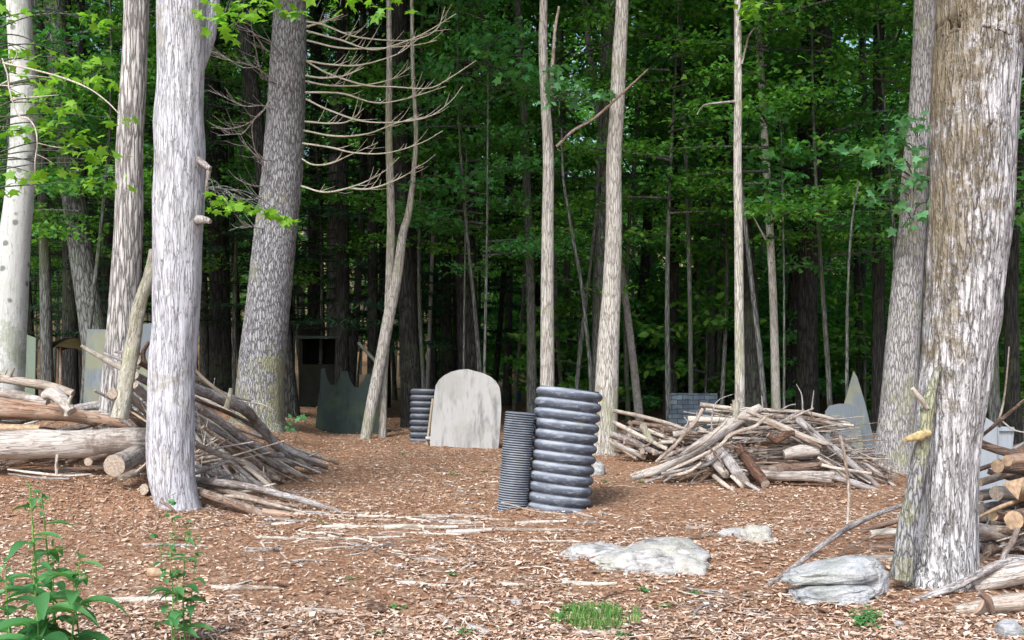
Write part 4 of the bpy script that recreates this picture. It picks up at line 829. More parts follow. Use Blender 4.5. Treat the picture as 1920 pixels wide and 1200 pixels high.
main = [([(350, 722), (400, 742), (455, 766), (490, 800), (520, 838), (548, 862)], [20, 19, 20, 18, 13, 8], (11.2, 12.8), 'stick_grey', 'thick forked grey branch, uppermost of those sloping right to the clearing', 2),
 ([(350, 752), (392, 776), (430, 803), (470, 832), (505, 850), (530, 855)], [13, 15, 15, 15, 13, 9], (11.0, 12.2), 'stick_grey', 'long smooth grey pole sloping right from the big white trunk', 0),
 ([(455, 787), (500, 815), (532, 838), (570, 856), (604, 868)], [9, 10, 11, 11, 8], (12.4, 12.9), 'stick_grey', 'grey branch whose tip reaches furthest right of the left pile', 1),
 ([(350, 702), (380, 714), (420, 738), (470, 752)], [7, 8, 7, 4], (11.2, 12.0), 'stick_tan', 'tan branch lying just under the slanting flat board', 1),
 ([(365, 832), (405, 850), (458, 868), (490, 890), (520, 922)], [9, 11, 12, 11, 8], (10.7, 11.2), 'stick_tan', 'bent tan branch sloping right near the bottom of the left pile', 1),
 ([(365, 888), (395, 878), (430, 866), (455, 885), (492, 914)], [6, 7, 8, 8, 6], (10.5, 10.9), 'stick_grey', 'elbow-shaped grey stick low in the left pile', 0),
 ([(355, 898), (410, 905), (472, 914), (530, 928), (577, 941), (640, 959)], [12, 14, 14, 13, 11, 6], (10.4, 10.3), 'stick_grey', 'long straight grey stick along the foot of the left pile', 0),
 ([(372, 922), (410, 935), (460, 952), (506, 970)], [14, 17, 17, 14], (10.2, 10.0), 'stick_brown', 'thick dark-brown stick lowest beside the foot of the white trunk', 0),
 ([(420, 930), (451, 932), (500, 944), (574, 962)], [6, 8, 8, 6], (10.3, 10.1), 'stick_tan', 'slim tan stick parallel to the lowest brown one', 1),
 ([(492, 958), (540, 966), (575, 972)], [10, 13, 12], 10.0, 'log_red', 'short peeled pinkish stick on the ground right of the brown one', 0),
 ([(380, 800), (420, 826), (465, 848)], [7, 8, 5], (11.2, 11.5), 'stick_brown', 'dark thin stick in the hollow of the left pile', 0),
 ([(455, 752), (490, 758), (512, 768)], [3, 4, 3], 12.6, 'stick_pale', 'thin bleached twig lying across the foot of the pine', 0),
 ([(365, 870), (400, 890), (440, 905), (520, 920)], [8, 9, 8, 5], (10.9, 11.3), 'stick_grey', 'grey stick half buried in the base of the left pile', 2)]
for q, w, Y, m_, lb, st in main: S(q, w, Y, m_, lb, None, stubs=st, sides=12)
S([(14, 880), (60, 886), (120, 892), (172, 889)], [3, 5, 5, 3], 10.75, 'stick_pale', 'pale thin twig on the ground before the thick pale log', sides=7); S([(15, 888), (70, 896), (130, 898)], [3, 5, 3], 10.5, 'stick_grey', 'grey thin twig on the ground, nearer than the pale one', sides=7)
S([(107, 892), (106, 872), (108, 852)], [6, 6, 6], 10.75, 'stick_pale', 'small pale upright peg under the thick pale log'); S([(255, 885), (275, 868), (294, 848)], [4, 4, 3], 10.2, 'stick_tan', 'thin tan twig leaning on the foot of the white trunk')
S([(345, 742), (430, 775), (500, 812), (560, 850)], [6, 7, 6, 4], (11.4, 13.1), 'stick_brown', 'straight brown rod running under the forked grey branch')
lm = ['stick_grey', 'stick_grey', 'stick_tan', 'stick_pale', 'stick_brown']
def footL():
    t = R(0, 1); return Vector((-3.1+.95*t+R(-.3, .1), 10.6+2.5*t+R(-.2, .3), R(.05, .2)))
tangle(34, footL, lambda: Vector((-3.75+R(-.35, .3), 11.6+R(-.5, .9), R(.7, 1.15))), 'the left pile, sloping right', GL, lm, (.016, .036), .6)
tangle(26, lambda: Vector((R(-6.2, -4.6), R(11.3, 12.6), R(.3, .9))), lambda: Vector((R(-4.4, -3.7), R(11.4, 12.8), R(.35, 1.0))), 'the left pile, among the big logs', GL, lm, (.012, .04))
tangle(16, lambda: Vector((R(-4.0, -3.5), R(10.9, 11.5), R(.15, .3))), lambda: Vector((R(-3.6, -2.4), R(10.6, 11.6), R(.2, .65))), 'the left pile, low behind the white trunk', GL, lm)
# --- middle pile
GM = 'sticks of the middle brush pile'
S([(1185, 897), (1230, 884), (1276, 862), (1310, 838), (1346, 815), (1388, 785), (1426, 765)], [7, 14, 20, 22, 22, 21, 17], (12.2, 12.7), 'log_light', 'longest grey log slanting up right across the middle brush pile', None, 'log', 'log', sides=16, lumps=.2, disp=.1)
mm = [([(1313, 758), (1384, 767), (1450, 770), (1517, 775), (1594, 795)], [8, 8, 8, 7, 4], 12.9, 'stick_tan', 'long tan pole topmost on the middle brush pile'), ([(1290, 786), (1330, 787), (1375, 789), (1420, 800)], [11, 11, 11, 9], 12.8, 'stick_pale', 'pale pole with a sawn end sticking out left near the top of the middle pile'),
 ([(1400, 770), (1458, 795), (1500, 815), (1549, 832)], [8, 9, 9, 8], (12.4, 12.2), 'stick_tan', 'tan stick sloping down right over the front of the middle pile'), ([(1385, 783), (1430, 790), (1480, 812), (1540, 838)], [7, 7, 7, 5], (12.3, 12.1), 'stick_brown', 'brown stick sloping down right beside a tan one on the middle pile'),
 ([(1494, 786), (1512, 800), (1540, 826), (1570, 846), (1605, 876), (1654, 918)], [14, 14, 13, 12, 11, 8], (12.4, 12.2), 'stick_grey', 'stout grey pole sloping down the right side of the middle pile'), ([(1560, 815), (1584, 834), (1640, 883), (1698, 928)], [8, 9, 9, 6], (12.9, 12.1), 'stick_grey', 'grey pole reaching furthest right at the foot of the middle pile'),
 ([(1545, 838), (1580, 866), (1625, 904), (1670, 922)], [8, 8, 7, 4], (12.6, 12.2), 'stick_brown', 'brown pole just inside the furthest right pole of the middle pile'),
 ([(1424, 888), (1470, 892), (1520, 892), (1562, 896)], [16, 17, 18, 22], 12.0, 'log_light', 'smooth grey log lying level at the bottom front of the middle pile'), ([(1420, 882), (1460, 878), (1510, 875), (1552, 872)], [14, 17, 18, 14], 12.25, 'stick_brown', 'brown log lying just above the bottom grey log of the middle pile'),
 ([(1470, 853), (1500, 847), (1534, 844)], [18, 24, 22], 12.2, 'log_light', 'thick split log chunk in the front of the middle pile'), ([(1345, 838), (1368, 868), (1396, 905)], [18, 20, 19], (12.5, 11.7), 'stick_grey', 'grey log pointing out of the middle pile, its end dark'), ([(1384, 838), (1408, 872), (1435, 908)], [17, 20, 17], (12.5, 11.7), 'rot', 'rotten red log pointing out of the middle of the pile'),
 ([(1322, 852), (1340, 868), (1360, 889)], [15, 16, 14], (12.4, 11.9), 'log_light', 'short grey log left of the two pointing logs'), ([(1339, 893), (1358, 908), (1382, 926)], [8, 8, 6], (12.0, 11.5), 'stick_pale', 'bleached stick on the ground in front of the middle pile, left one'), ([(1372, 893), (1382, 902), (1392, 914)], [7, 8, 6], (11.9, 11.6), 'stick_pale', 'bleached short stick between the pointing logs'), ([(1398, 905), (1410, 912), (1425, 921)], [7, 7, 5], (11.7, 11.5), 'stick_grey', 'grey short stick before the rotten red log'),
 ([(1230, 866), (1262, 838), (1285, 812), (1304, 790), (1318, 766)], [5, 7, 7, 7, 6], (12.1, 12.0), 'stick_tan', 'upright tan branch rising on the left shoulder of the middle pile'), ([(1232, 868), (1280, 852), (1320, 828), (1362, 790)], [5, 6, 7, 5], (12.1, 12.4), 'stick_tan', 'thin tan rod lying along the longest grey log'), ([(1250, 884), (1300, 862), (1350, 836), (1370, 815), (1415, 800), (1435, 782)], [4, 6, 7, 7, 8, 5], (11.9, 12.1), 'stick_tan', 'pale crooked branch bent over the front of the middle pile'),
 ([(1240, 888), (1290, 880), (1330, 868), (1352, 848)], [5, 7, 8, 6], (12.0, 12.1), 'stick_grey', 'grey stick low under the left end of the longest log'), ([(1255, 892), (1290, 885), (1315, 868)], [4, 6, 5], 11.95, 'stick_pale', 'pale stick at the lower left foot of the middle pile'),
 ([(1440, 815), (1456, 826), (1470, 815), (1490, 812)], [10, 15, 14, 9], 12.15, 'rot', 'hooked reddish root in the front of the middle pile'), ([(1378, 800), (1380, 770), (1379, 750)], [13, 13, 14], 12.6, 'mossy', 'mossy post stub standing up from the top of the middle pile'), ([(1330, 838), (1352, 866), (1362, 890)], [3, 4, 3], 11.9, 'stick_brown', 'thin brown twig slanting before the pointing logs'),
 ([(1500, 790), (1540, 793), (1600, 798)], [7, 7, 4], 12.7, 'stick_pale', 'pale pole end jutting right from the top of the middle pile'), ([(1450, 780), (1520, 786), (1580, 800)], [8, 8, 7], 12.6, 'stick_brown', 'brown pole lying under the topmost tan one on the right'), ([(1540, 872), (1580, 880), (1634, 888)], [7, 7, 5], 12.1, 'stick_pale', 'bleached straight stick jutting right near the bottom of the pile'), ([(1560, 894), (1600, 905), (1648, 920)], [10, 11, 5], 11.9, 'stick_grey', 'split grey slab lying at the lower right foot of the middle pile'),
 ([(1533, 858), (1560, 874), (1590, 898), (1610, 912)], [5, 6, 6, 4], 12.1, 'stick_tan', 'tan stick low on the right slope of the middle pile'), ([(1262, 815), (1285, 812), (1318, 818)], [11, 12, 11], 13.1, 'log_light', 'short pale log behind the upright tan branch')]
for q, w, Y, m_, lb in mm: S(q, w, Y, m_, lb, None, sides=12, stubs=random.choice((0, 0, 1)), name='log' if max(w) > 14 else 'stick', cat='log' if max(w) > 14 else 'stick')
for q, lb in (([(1336, 820), (1334, 790), (1340, 760), (1350, 748), (1375, 739)], 'arching thin twig over the left of the middle pile'), ([(1505, 770), (1503, 740), (1493, 720)], 'thin crooked twig standing on the middle pile'), ([(1522, 765), (1526, 732)], 'short thin twig standing right of the crooked one'), ([(1430, 765), (1428, 742)], 'tiny upright twig on top of the middle pile'), ([(1465, 768), (1480, 760), (1492, 758)], 'short twig lying slanted on top of the middle pile'), ([(1284, 800), (1290, 792), (1283, 782)], 'small forked twig at the left end of the pale pole')): S(q, [3, 2.5, 1.5], 12.5, 'stick_grey', lb, sides=6)
cx, cy = 3.0, 12.9; mt = ['stick_grey', 'stick_grey', 'stick_tan', 'stick_brown', 'stick_brown']
def footM():
    s = random.choice((-1, 1)); return Vector((cx+s*R(.7, 1.5), cy+R(-.8, .7), R(.03, .12)))
tangle(46, footM, lambda: Vector((cx+R(-.6, .6), cy+R(-.35, .35), R(.45, .78))), 'the middle pile, sloping', GM, mt, (.008, .022))
def lvl(z0, z1, y0, y1):
    def f():
        z = R(z0, z1); f.z = z; f.y = cy-R(y0, y1)*(1-z*.9); return Vector((cx+R(-.9, -.1), f.y, z))
    return f
fl = lvl(.05, .62, .25, .75); tangle(60, fl, lambda: Vector((cx+R(.2, 1.1), fl.y+R(-.12, .12), max(.03, fl.z+R(-.08, .08)))), 'the middle pile, lying level', GM, ['stick_grey', 'stick_brown', 'stick_brown', 'stick_tan'], (.006, .02))
fl2 = lvl(.62, .80, -.2, .3); tangle(22, fl2, lambda: Vector((cx+R(.3, .95), fl2.y+R(-.2, .2), R(.58, .74))), 'the middle pile, on its top', GM, ['stick_tan', 'stick_tan', 'stick_pale', 'stick_grey'], (.008, .017))
# --- low pile behind the pipe
GB = 'sticks of the low brush pile behind the pipe'
for q, w, m_, lb in (([(1150, 770), (1200, 780), (1260, 796), (1300, 812)], 7, 'stick_tan', 'uppermost tan pole of the low pile behind the wide pipe'), ([(1148, 790), (1190, 812), (1250, 842)], 8, 'stick_pale', 'long bleached pole sloping down right in the low pile'), ([(1145, 815), (1180, 825), (1215, 842), (1232, 850)], 12, 'stick_grey', 'thick grey stick in the middle of the low pile'), ([(1150, 832), (1185, 846), (1210, 858)], 11, 'log_light', 'pale log at the bottom of the low pile'), ([(1140, 826), (1170, 845), (1195, 862)], 5, 'stick_tan', 'thin tan stick at the left foot of the low pile'), ([(1200, 800), (1235, 815), (1272, 828)], 7, 'stick_pale', 'bleached stick at the right end of the low pile'), ([(1235, 829), (1262, 828)], 8, 'stick_pale', 'short sawn pale stick lying level at the right end of the low pile'), ([(1205, 795), (1212, 812), (1222, 828)], 12, 'mossy', 'greenish short chunk propped in the low pile')): S(q, w, 14.4, m_, lb, None, sides=10)
tangle(70, lambda: Vector((R(1.40, 2.5), 14.8+R(-.5, .5), 0))+Vector((0, 0, R(.08, .5))), lambda: Vector((R(1.6, 2.9), 14.8+R(-.5, .5), R(.02, .35))), 'the low pile behind the pipe', GB, mt, (.012, .036))
# --- right stack
GR = 'logs of the right stack'
S([(1822, 990), (1850, 996), (1900, 1010), (2010, 1030)], [24, 25, 26, 28], (7.7, 8.3), 'log_light', 'pale log with its white sawn end facing left, in the middle of the right stack', None, 'log', 'log', sides=20, lumps=.08, disp=.05, ends='whiteplastic')
S([(1822, 1098), (1850, 1090), (1890, 1078), (1960, 1066), (2060, 1060)], [32, 42, 40, 38, 34], 7.1, 'log_light', 'thick grey log with a grey sawn end, lying on the ground at the right edge', None, 'log', 'log', sides=22, lumps=.15, disp=.06, ends='stick_grey')
S([(1706, 1130), (1740, 1118), (1800, 1096), (1850, 1068), (1890, 1054), (1960, 1046)], [8, 12, 15, 17, 15, 13], (6.8, 7.2), 'stick_grey', 'long knotty branch running from the foot of the peeling trunk to the right edge', None, 'branch', 'branch', sides=14, lumps=.4, disp=.15)
S([(1878, 1056), (1885, 1035), (1897, 1018), (1908, 992)], [11, 12, 12, 10], (7.1, 7.3), 'stick_grey', 'forked grey prong standing up from the long knotty branch')
S([(1790, 1143), (1830, 1140), (1880, 1132), (1960, 1128)], [10, 24, 30, 30], 6.5, 'stick_tan', 'rotten tan split log nearest at the right edge', None, 'log', 'log', sides=14, lumps=.4, disp=.3)
S([(1835, 1112), (1850, 1122), (1862, 1148)], [8, 15, 9], 6.4, 'stick_brown', 'curved bark chunk on top of the rotten tan log')
S([(1845, 1122), (1838, 1140), (1826, 1150)], [5, 7, 4], 6.4, 'log_red', 'small pinkish stick beside the curved bark chunk')
S([(1828, 972), (1870, 952), (1925, 932)], [9, 18, 14], (7.9, 8.0), 'cutorange', 'orange split wedge lying slanted across the right stack', None, 'split_log', 'split log', sides=3, lumps=.05, disp=.05, ends='cutorange', squash=.6)
for q, w, m_, en, lb, Y in (([(1870, 874), (1900, 876), (1990, 880)], 24, 'stick_brown', 'cutorange', 'brown log with an orange end near the top of the right stack', (8.2, 8.5)), ([(1868, 925), (1890, 926), (1960, 930)], 26, 'log_light', 'cutgrey', 'pale chunk of log left of the orange split log', (8.3, 8.5)), ([(1902, 912), (1930, 918), (1990, 920)], 46, 'cutorange', 'cutorange', 'big triangular split log with a bright orange face at the right edge', (7.9, 8.2)),
 ([(1900, 975), (1925, 972), (1990, 975)], 34, 'stick_brown', 'cutorange', 'log with a rust-brown sawn face at the right edge, below the wedge', (7.7, 8.1)), ([(1862, 968), (1890, 970), (1990, 975)], 17, 'log_red', 'cut', 'pinkish peeled log under the orange wedge', (8.0, 8.3)), ([(1888, 864), (1915, 860), (1990, 862)], 20, 'log_red', 'cutorange', 'reddish log on top of the right stack', (8.0, 8.2)), ([(1836, 905), (1870, 895), (1905, 884)], 14, 'stick_brown', 'cut', 'dark branch end poking out right of the peeling trunk', (8.4, 8.6)), ([(1835, 930), (1865, 925)], 20, 'log_light', 'cutgrey', 'short bluish-grey log just right of the peeling trunk', (8.5, 8.6)), ([(1838, 955), (1870, 948), (1920, 950)], 16, 'stick_grey', 'cutgrey', 'grey log beneath the short bluish-grey one', (8.5, 8.7))):
    S(q, w, Y, m_, lb, None, 'log', 'log', sides=(3 if 'triangular' in lb else 14), lumps=.12, disp=.08, ends=en)
S([(1834, 829), (1870, 843), (1925, 856), (1990, 860)], [15, 16, 17, 14], (8.8, 8.6), 'stick_brown', 'thick dark branch slanting across the pale blue board'); S([(1838, 820), (1870, 793), (1928, 744)], [6, 7, 5], (9.0, 8.6), 'stick_brown', 'thin dark branch slanting up right across the pale blue board'); S([(1830, 882), (1860, 872), (1900, 860)], [8, 8, 7], 9.0, 'stick_brown', 'lower dark stick crossing the pale blue board'); S([(1868, 800), (1880, 760), (1888, 700), (1892, 650)], [4, 4, 3, 2], 9.6, 'stick_tan', 'thin pale upright twig above the right stack'); S([(1900, 842), (1925, 828)], [6, 5], 8.9, 'stick_grey', 'short grey stick end at the right edge above the stack'); S([(1880, 790), (1900, 806), (1930, 812)], [3, 3, 2], 9.3, 'stick_pale', 'fine pale twig at the right edge beside the jagged board')
tangle(18, lambda: Vector((R(3.9, 4.05), R(8.0, 9.0), R(.35, .60))), lambda: Vector((R(4.5, 5.3), R(8.0, 9.2), R(.35, .62))), 'the right stack', GR, ['stick_brown', 'stick_grey', 'stick_tan', 'stick_brown'], (.018, .05))
tangle(20, lambda: Vector((R(3.45, 3.75), R(7.9, 8.9), R(.03, .26))), lambda: Vector((R(4.3, 5.3), R(8.0, 9.2), R(.03, .30))), 'the right stack', GR, ['stick_brown', 'stick_grey', 'stick_tan', 'stick_brown'], (.018, .05))
# --- small stack left of the peeling trunk
for q, w, Y, m_, lb in (([(1632, 1001), (1665, 997), (1720, 998)], 12, 8.6, 'stick_pale', 'bleached flat stick on top of the small stack left of the peeling trunk'), ([(1632, 1027), (1665, 1028), (1730, 1026)], 18, 8.4, 'stick_brown', 'dark furrowed log in the middle of the small stack'), ([(1632, 1052), (1665, 1054), (1730, 1054)], 27, 8.1, 'log_light', 'pale split log lowest in the small stack'), ([(1615, 996), (1650, 985), (1700, 970)], 11, 8.8, 'stick_brown', 'brown pole slanting over the top of the small stack'), ([(1640, 1072), (1670, 1070), (1720, 1070)], 10, 8.2, 'stick_grey', 'flat grey slab on the ground under the small stack')): S(q, w, Y, m_, lb, None, sides=12, lumps=.3)
S([(1436, 1100), (1470, 1078), (1520, 1038), (1565, 1006), (1590, 990), (1640, 966), (1700, 944)], [8, 9, 10, 10, 10, 8, 7], (7.2, 8.6), 'stick_grey', 'long bent grey branch slanting from the slab rock up to the peeling trunk', None, 'branch', 'branch', sides=14, disp=.12, lumps=.15)
S([(1576, 817), (1584, 860), (1592, 925), (1588, 984)], [5, 6, 6, 5], (8.3, 8.0), 'stick_tan', 'thin stick standing upright on the long bent branch', disp=.12)
S([(1576, 1036), (1600, 1022), (1652, 998)], [3, 4, 4], (8.1, 8.5), 'stick_tan', 'thin tan twig leaning on the small stack')

tangle(34, footL, lambda: Vector((-3.6+R(-.4, .5), 11.5+R(-.7, .9), R(.5, 1.2))), 'x', GL, lm, (.003, .008), 0)
tangle(50, footM, lambda: Vector((cx+R(-.7, .7), cy+R(-.4, .3), R(.3, .85))), 'x', GM, mt, (.003, .007), 0)
tangle(60, lambda: Vector((cx+R(-1.2, .9), cy-R(.2, .8), R(.05, .5))), lambda: Vector((cx+R(-.7, 1.2), cy-R(.1, .6), R(.05, .6))), 'x', GM, mt, (.003, .007), 0)
tangle(60, lambda: Vector((R(1.45, 2.7), 14.8+R(-.5, .5), R(.03, .5))), lambda: Vector((R(1.5, 2.9), 14.8+R(-.5, .5), R(.02, .45))), 'x', GM, mt, (.003, .007), 0)
tangle(50, lambda: Vector((R(-6.2, -4.2), R(10.9, 12.6), R(.1, .5))), lambda: Vector((R(-5.4, -3.7), R(10.9, 12.8), R(.1, .8))), 'x', GM, mt, (.003, .009), 0)
tangle(30, lambda: Vector((R(3.3, 3.9), R(7.4, 9.0), R(.03, .3))), lambda: Vector((R(3.9, 5.0), R(7.4, 9.2), R(.03, .6))), 'x', GM, mt, (.003, .008), 0)
tag(REST.obj('brush_tangle', ['stick_grey', 'stick_tan', 'stick_brown', 'stick_pale']), 'thin mixed twigs and sticks filling the insides of the brush piles', 'brush', kind='stuff')
# ------------------------------------------------------------------ rocks
def rock(label, px, py, w, h, d, mat, seed, sink=.35, yaw=0, rough=.22, prof=None, name='rock', parent=None, sub=5, off=None):
    bm = bmesh.new(); bmesh.ops.create_icosphere(bm, subdivisions=sub, radius=1)
    for v in bm.verts:
        c = v.co.copy(); r = 1+rough*noise.noise(c*1.3+Vector((seed, 0, 0)))+rough*.5*noise.noise(c*3.1+Vector((seed, 3, 0)))+rough*.22*noise.noise(c*8+Vector((0, seed, 0)))
        r += rough*.30*(abs(noise.noise(c*2.2+Vector((seed, 9, 1))))-.2)
        c = Vector((abs(c.x)**.8*(1 if c.x > 0 else -1), abs(c.y)**.8*(1 if c.y > 0 else -1), abs(c.z)**.75*(1 if c.z > 0 else -1)))*r
        k = prof(c.x) if prof else 1
        c.z = c.z*k; c.z += .03*math.sin(c.z*22+c.x*3)*rough*2
        v.co = Vector((c.x*w/2, c.y*d/2, c.z*h))
    me = bpy.data.meshes.new(name); bm.to_mesh(me); bm.free(); me.polygons.foreach_set('use_smooth', [True]*len(me.polygons))
    if parent: o = link(name, me, mat, parent, off)
    else:
        g_ = G(px, py); o = link(name, me, mat, None, Vector((g_.x, g_.y, g_.z-h*sink))); tag(o, label, 'rock')
    o.rotation_euler.z = yaw; return o
rock('large flat pale rock with grey veins, half sunk in the litter right of the pipe', 1222, 1052, .90, .165, .66, 'rock', 3.0, .12, -.12, .24, lambda x: .45+.55*ss(-1.0, .1, x)*(1-.35*ss(.4, 1, x)))
rock('low tapering tail of pale rock left of the large flat one', 1112, 1038, .48, .10, .34, 'rock', 8.0, .25, .1, .2)
r0 = rock('grey-blue layered slab rock lying in front of the peeling trunk', 1562, 1118, .60, .068, .34, 'slab', 5.0, -2.3, -.05, .2, lambda x: .7+.5*ss(-.8, .7, x))
r0.rotation_euler.y = -.12
rock('', 0, 0, .50, .050, .32, 'slab', 6.0, parent=r0, name='ledge', off=Vector((-.04, -.085, -.105))); rock('', 0, 0, .22, .045, .20, 'slab', 9.0, parent=r0, name='ledge', off=Vector((.04, -.17, -.135))); rock('', 0, 0, .28, .13, .28, 'slab', 2.0, parent=r0, name='ledge', off=Vector((.18, .03, -.08)))
rock('rounded greenish-grey rock with leaves against it, behind the flat rock', 1418, 1010, .27, .13, .26, 'rock', 12.0, .15, .3, .2)
rock('low flat greenish stone left of the rounded rock', 1382, 1000, .30, .06, .28, 'rock', 14.0, .3, .3, .2)
rock('small smooth grey stone in the bottom right corner', 1892, 1190, .135, .075, .12, 'slab', 15.0, -.1, 0, .15, sub=4)
rock('small bluish stone right of the foot of the wide pipe', 1122, 888, .16, .16, .2, 'slab', 16.0, .1, 0, .2, sub=4)
rock('tiny pale stone half buried left of the grass patch', 968, 1128, .09, .035, .07, 'slab', 17.0, .2, 0, .2, sub=3); rock('tiny grey stone in front of the slab rock weeds', 1686, 1172, .06, .03, .05, 'slab', 19.0, .1, 0, .2, sub=3)

# ------------------------------------------------------------------ loose wood on the ground
def lay(px, py, length, r, ang, mat, label, group=None, bend=.06, lift=0, **k):
    g_ = G(px, py); d = Vector((math.cos(ang), math.sin(ang), 0)); pts = []
    b1, b2 = R(-bend, bend), R(-bend, bend)
    for i, t in enumerate((-.5, -.17, .17, .5)):
        q = g_+d*length*t+Vector((-d.y, d.x, 0))*length*(b1 if i == 1 else b2 if i == 2 else 0); q.z = hgt(q.x, q.y)+r*.75+lift; pts.append(q)
    return stick(pts, [r, r, r*.85, r*.6], mat, k.pop('name', 'stick'), label, k.pop('cat', 'stick'), group, sides=k.pop('sides', 8), rings=k.pop('rings', 12), **k)
for a_ in ((790, 988, .62, .022, .03, 'stick_pale', 'pale peeled stick with a knotted right end, third from the pipe foot'), (880, 1000, .38, .026, .02, 'log_light', 'short pale log piece with a dark end in the litter left of the pipe'), (1010, 993, .72, .016, .1, 'stick_tan', 'bent tan stick lying under the wide pipe'), (1015, 982, .45, .018, -.05, 'stick_pale', 'bleached stick just behind the bent tan one below the pipe'),
 (1040, 1014, .42, .010, -.1, 'stick_pale', 'slim pale stick left of the large flat rock'), (460, 1100, .42, .017, .12, 'stick_tan', 'tan stick lying right of the small weed'), (270, 1130, .40, .020, -.08, 'stick_pale', 'bleached stick between the two weeds'), (1105, 1096, .36, .016, -.15, 'stick_pale', 'pale stick in the litter above the grass patch'), (960, 1095, .24, .015, 0, 'stick_pale', 'short pale stick above and left of the grass patch'), (790, 1096, .32, .014, -.05, 'stick_pale', 'pale straight stick in the litter above the dark bark chunk'),
 (600, 1146, .30, .016, -.03, 'stick_tan', 'tan stick left of the dark bark chunk'), (1140, 1188, .34, .015, -.03, 'stick_tan', 'tan stick along the near side of the grass patch'), (1195, 1175, .32, .012, -.4, 'stick_brown', 'brown stick ending at the right side of the grass patch'), (1225, 1152, .22, .016, -.5, 'stick_brown', 'short brown stick right of the grass patch'), (835, 1165, .22, .018, -1.1, 'stick_tan', 'stubby pale-brown stick near the bottom of the picture'), (900, 1182, .20, .016, -.9, 'stick_grey', 'grey stick pointing down at the bottom edge'), (755, 1186, .16, .02, -.5, 'stick_brown', 'dark crooked stick at the bottom edge'), (330, 1022, .5, .012, .05, 'stick_grey', 'thin grey stick below the foot of the white trunk'), (1310, 992, .22, .018, -.5, 'stick_brown', 'dark forked twig behind the large flat rock'), (1320, 1006, .25, .02, .1, 'stick_brown', 'dark curved twig right of the large flat rock'), (580, 925, .5, .012, .1, 'stick_grey', 'thin grey stick off the tip of the left pile'), (1480, 1165, .28, .016, -.05, 'stick_brown', 'brown stick left of the slab rock ledges'), (1140, 975, .9, .006, -.08, 'stick_brown', 'long thin root right of the pipe foot'), (880, 918, .3, .015, -.5, 'stick_brown', 'dark short stick left of the narrow pipe'), (1385, 1120, .5, .010, .3, 'stick_brown', 'thin brown brush twig left of the slab rock, upper'), (1360, 1138, .45, .008, .5, 'stick_brown', 'thin brown brush twig left of the slab rock, lower')):
    lay(*a_)
lay(706, 1142, .115, .033, 0, 'rot', 'dark hollow bark chunk in the litter, left of centre at the bottom', name='bark_chunk', cat='bark chunk', lumps=.5, disp=.4); lay(298, 1078, .15, .036, .1, 'cutorange', 'orange sawn wood block behind the small weed', name='wood_block', cat='wood block', sides=6, lumps=.1, disp=.1, ends='stick_brown')
lay(290, 925, .30, .05, 1.2, 'rot', 'reddish rotten root stump left of the white trunk foot', name='rotten_root', cat='root', lumps=.4, disp=.4, lift=.02); lay(240, 897, .22, .05, .9, 'stick_pale', 'pale broken wood lump below the round sawn log', name='wood_lump', cat='wood', lumps=.5, disp=.3)
dist = lambda: random.choice(((R(0, 1920), R(905, 1195)), (R(450, 1000), R(975, 1060)), (R(250, 1100), R(1000, 1190)), (R(560, 1250), R(880, 980))))
for i in range(170):
    x, y = dist(); mat = random.choice(('stick_pale', 'stick_tan', 'stick_grey', 'stick_brown', 'stick_pale')); r = R(.004, .012); l = R(.08, .32)
    lay(x, y, l, r, R(-1.57, 1.57), mat, {'stick_pale': 'bleached', 'stick_tan': 'tan', 'stick_grey': 'grey', 'stick_brown': 'brown'}[mat]+' twig loose in the bark litter of the clearing', 'twigs loose on the clearing floor', .12, sides=6, rings=7, name='twig', cat='twig', lumps=.35)

for (x0, x1, y0, y1, n_) in ((1290, 1430, 1110, 1150, 16), (600, 780, 985, 1050, 14), (380, 560, 950, 990, 10)):
    for i in range(n_): lay(R(x0, x1), R(y0, y1), R(.12, .4), R(.003, .007), R(-.9, .9), random.choice(('stick_brown', 'stick_grey', 'stick_tan')), 'thin brushy twig in a scatter of twigs on the clearing floor', 'brushy twigs on the clearing floor', .15, sides=5, rings=7, name='twig', cat='twig', lumps=.3, lift=R(0, .02))
for i in range(34):
    lay(R(520, 960), R(958, 1012), R(.18, .55), R(.006, .017), R(-.5, .35), random.choice(('stick_pale', 'stick_tan', 'stick_pale', 'stick_grey')), 'broken pale stick in the drift of debris trailing from the left pile toward the pipes', 'broken sticks trailing from the left pile', .08, sides=7, rings=9, name='stick_fragment', cat='stick', lumps=.35)
for q, w, Y, m_, lb in (([(360, 905), (430, 922), (500, 940), (560, 950)], [9, 10, 9, 5], (10.5, 10.2), 'stick_brown', 'brown stick tucked under the long straight grey one'), ([(440, 862), (480, 890), (520, 925), (545, 938)], [7, 9, 8, 5], (11.0, 10.7), 'stick_tan', 'tan stick dropping to the tip of the left pile'), ([(400, 818), (450, 850), (500, 880)], [16, 18, 12], (11.3, 11.8), 'stick_brown', 'thick brown branch in the dark hollow of the left pile'), ([(300, 940), (318, 950), (330, 962)], [5, 6, 4], 9.8, 'stick_brown', 'dark root piece by the foot of the white trunk')): S(q, w, Y, m_, lb, None, sides=10, stubs=1)
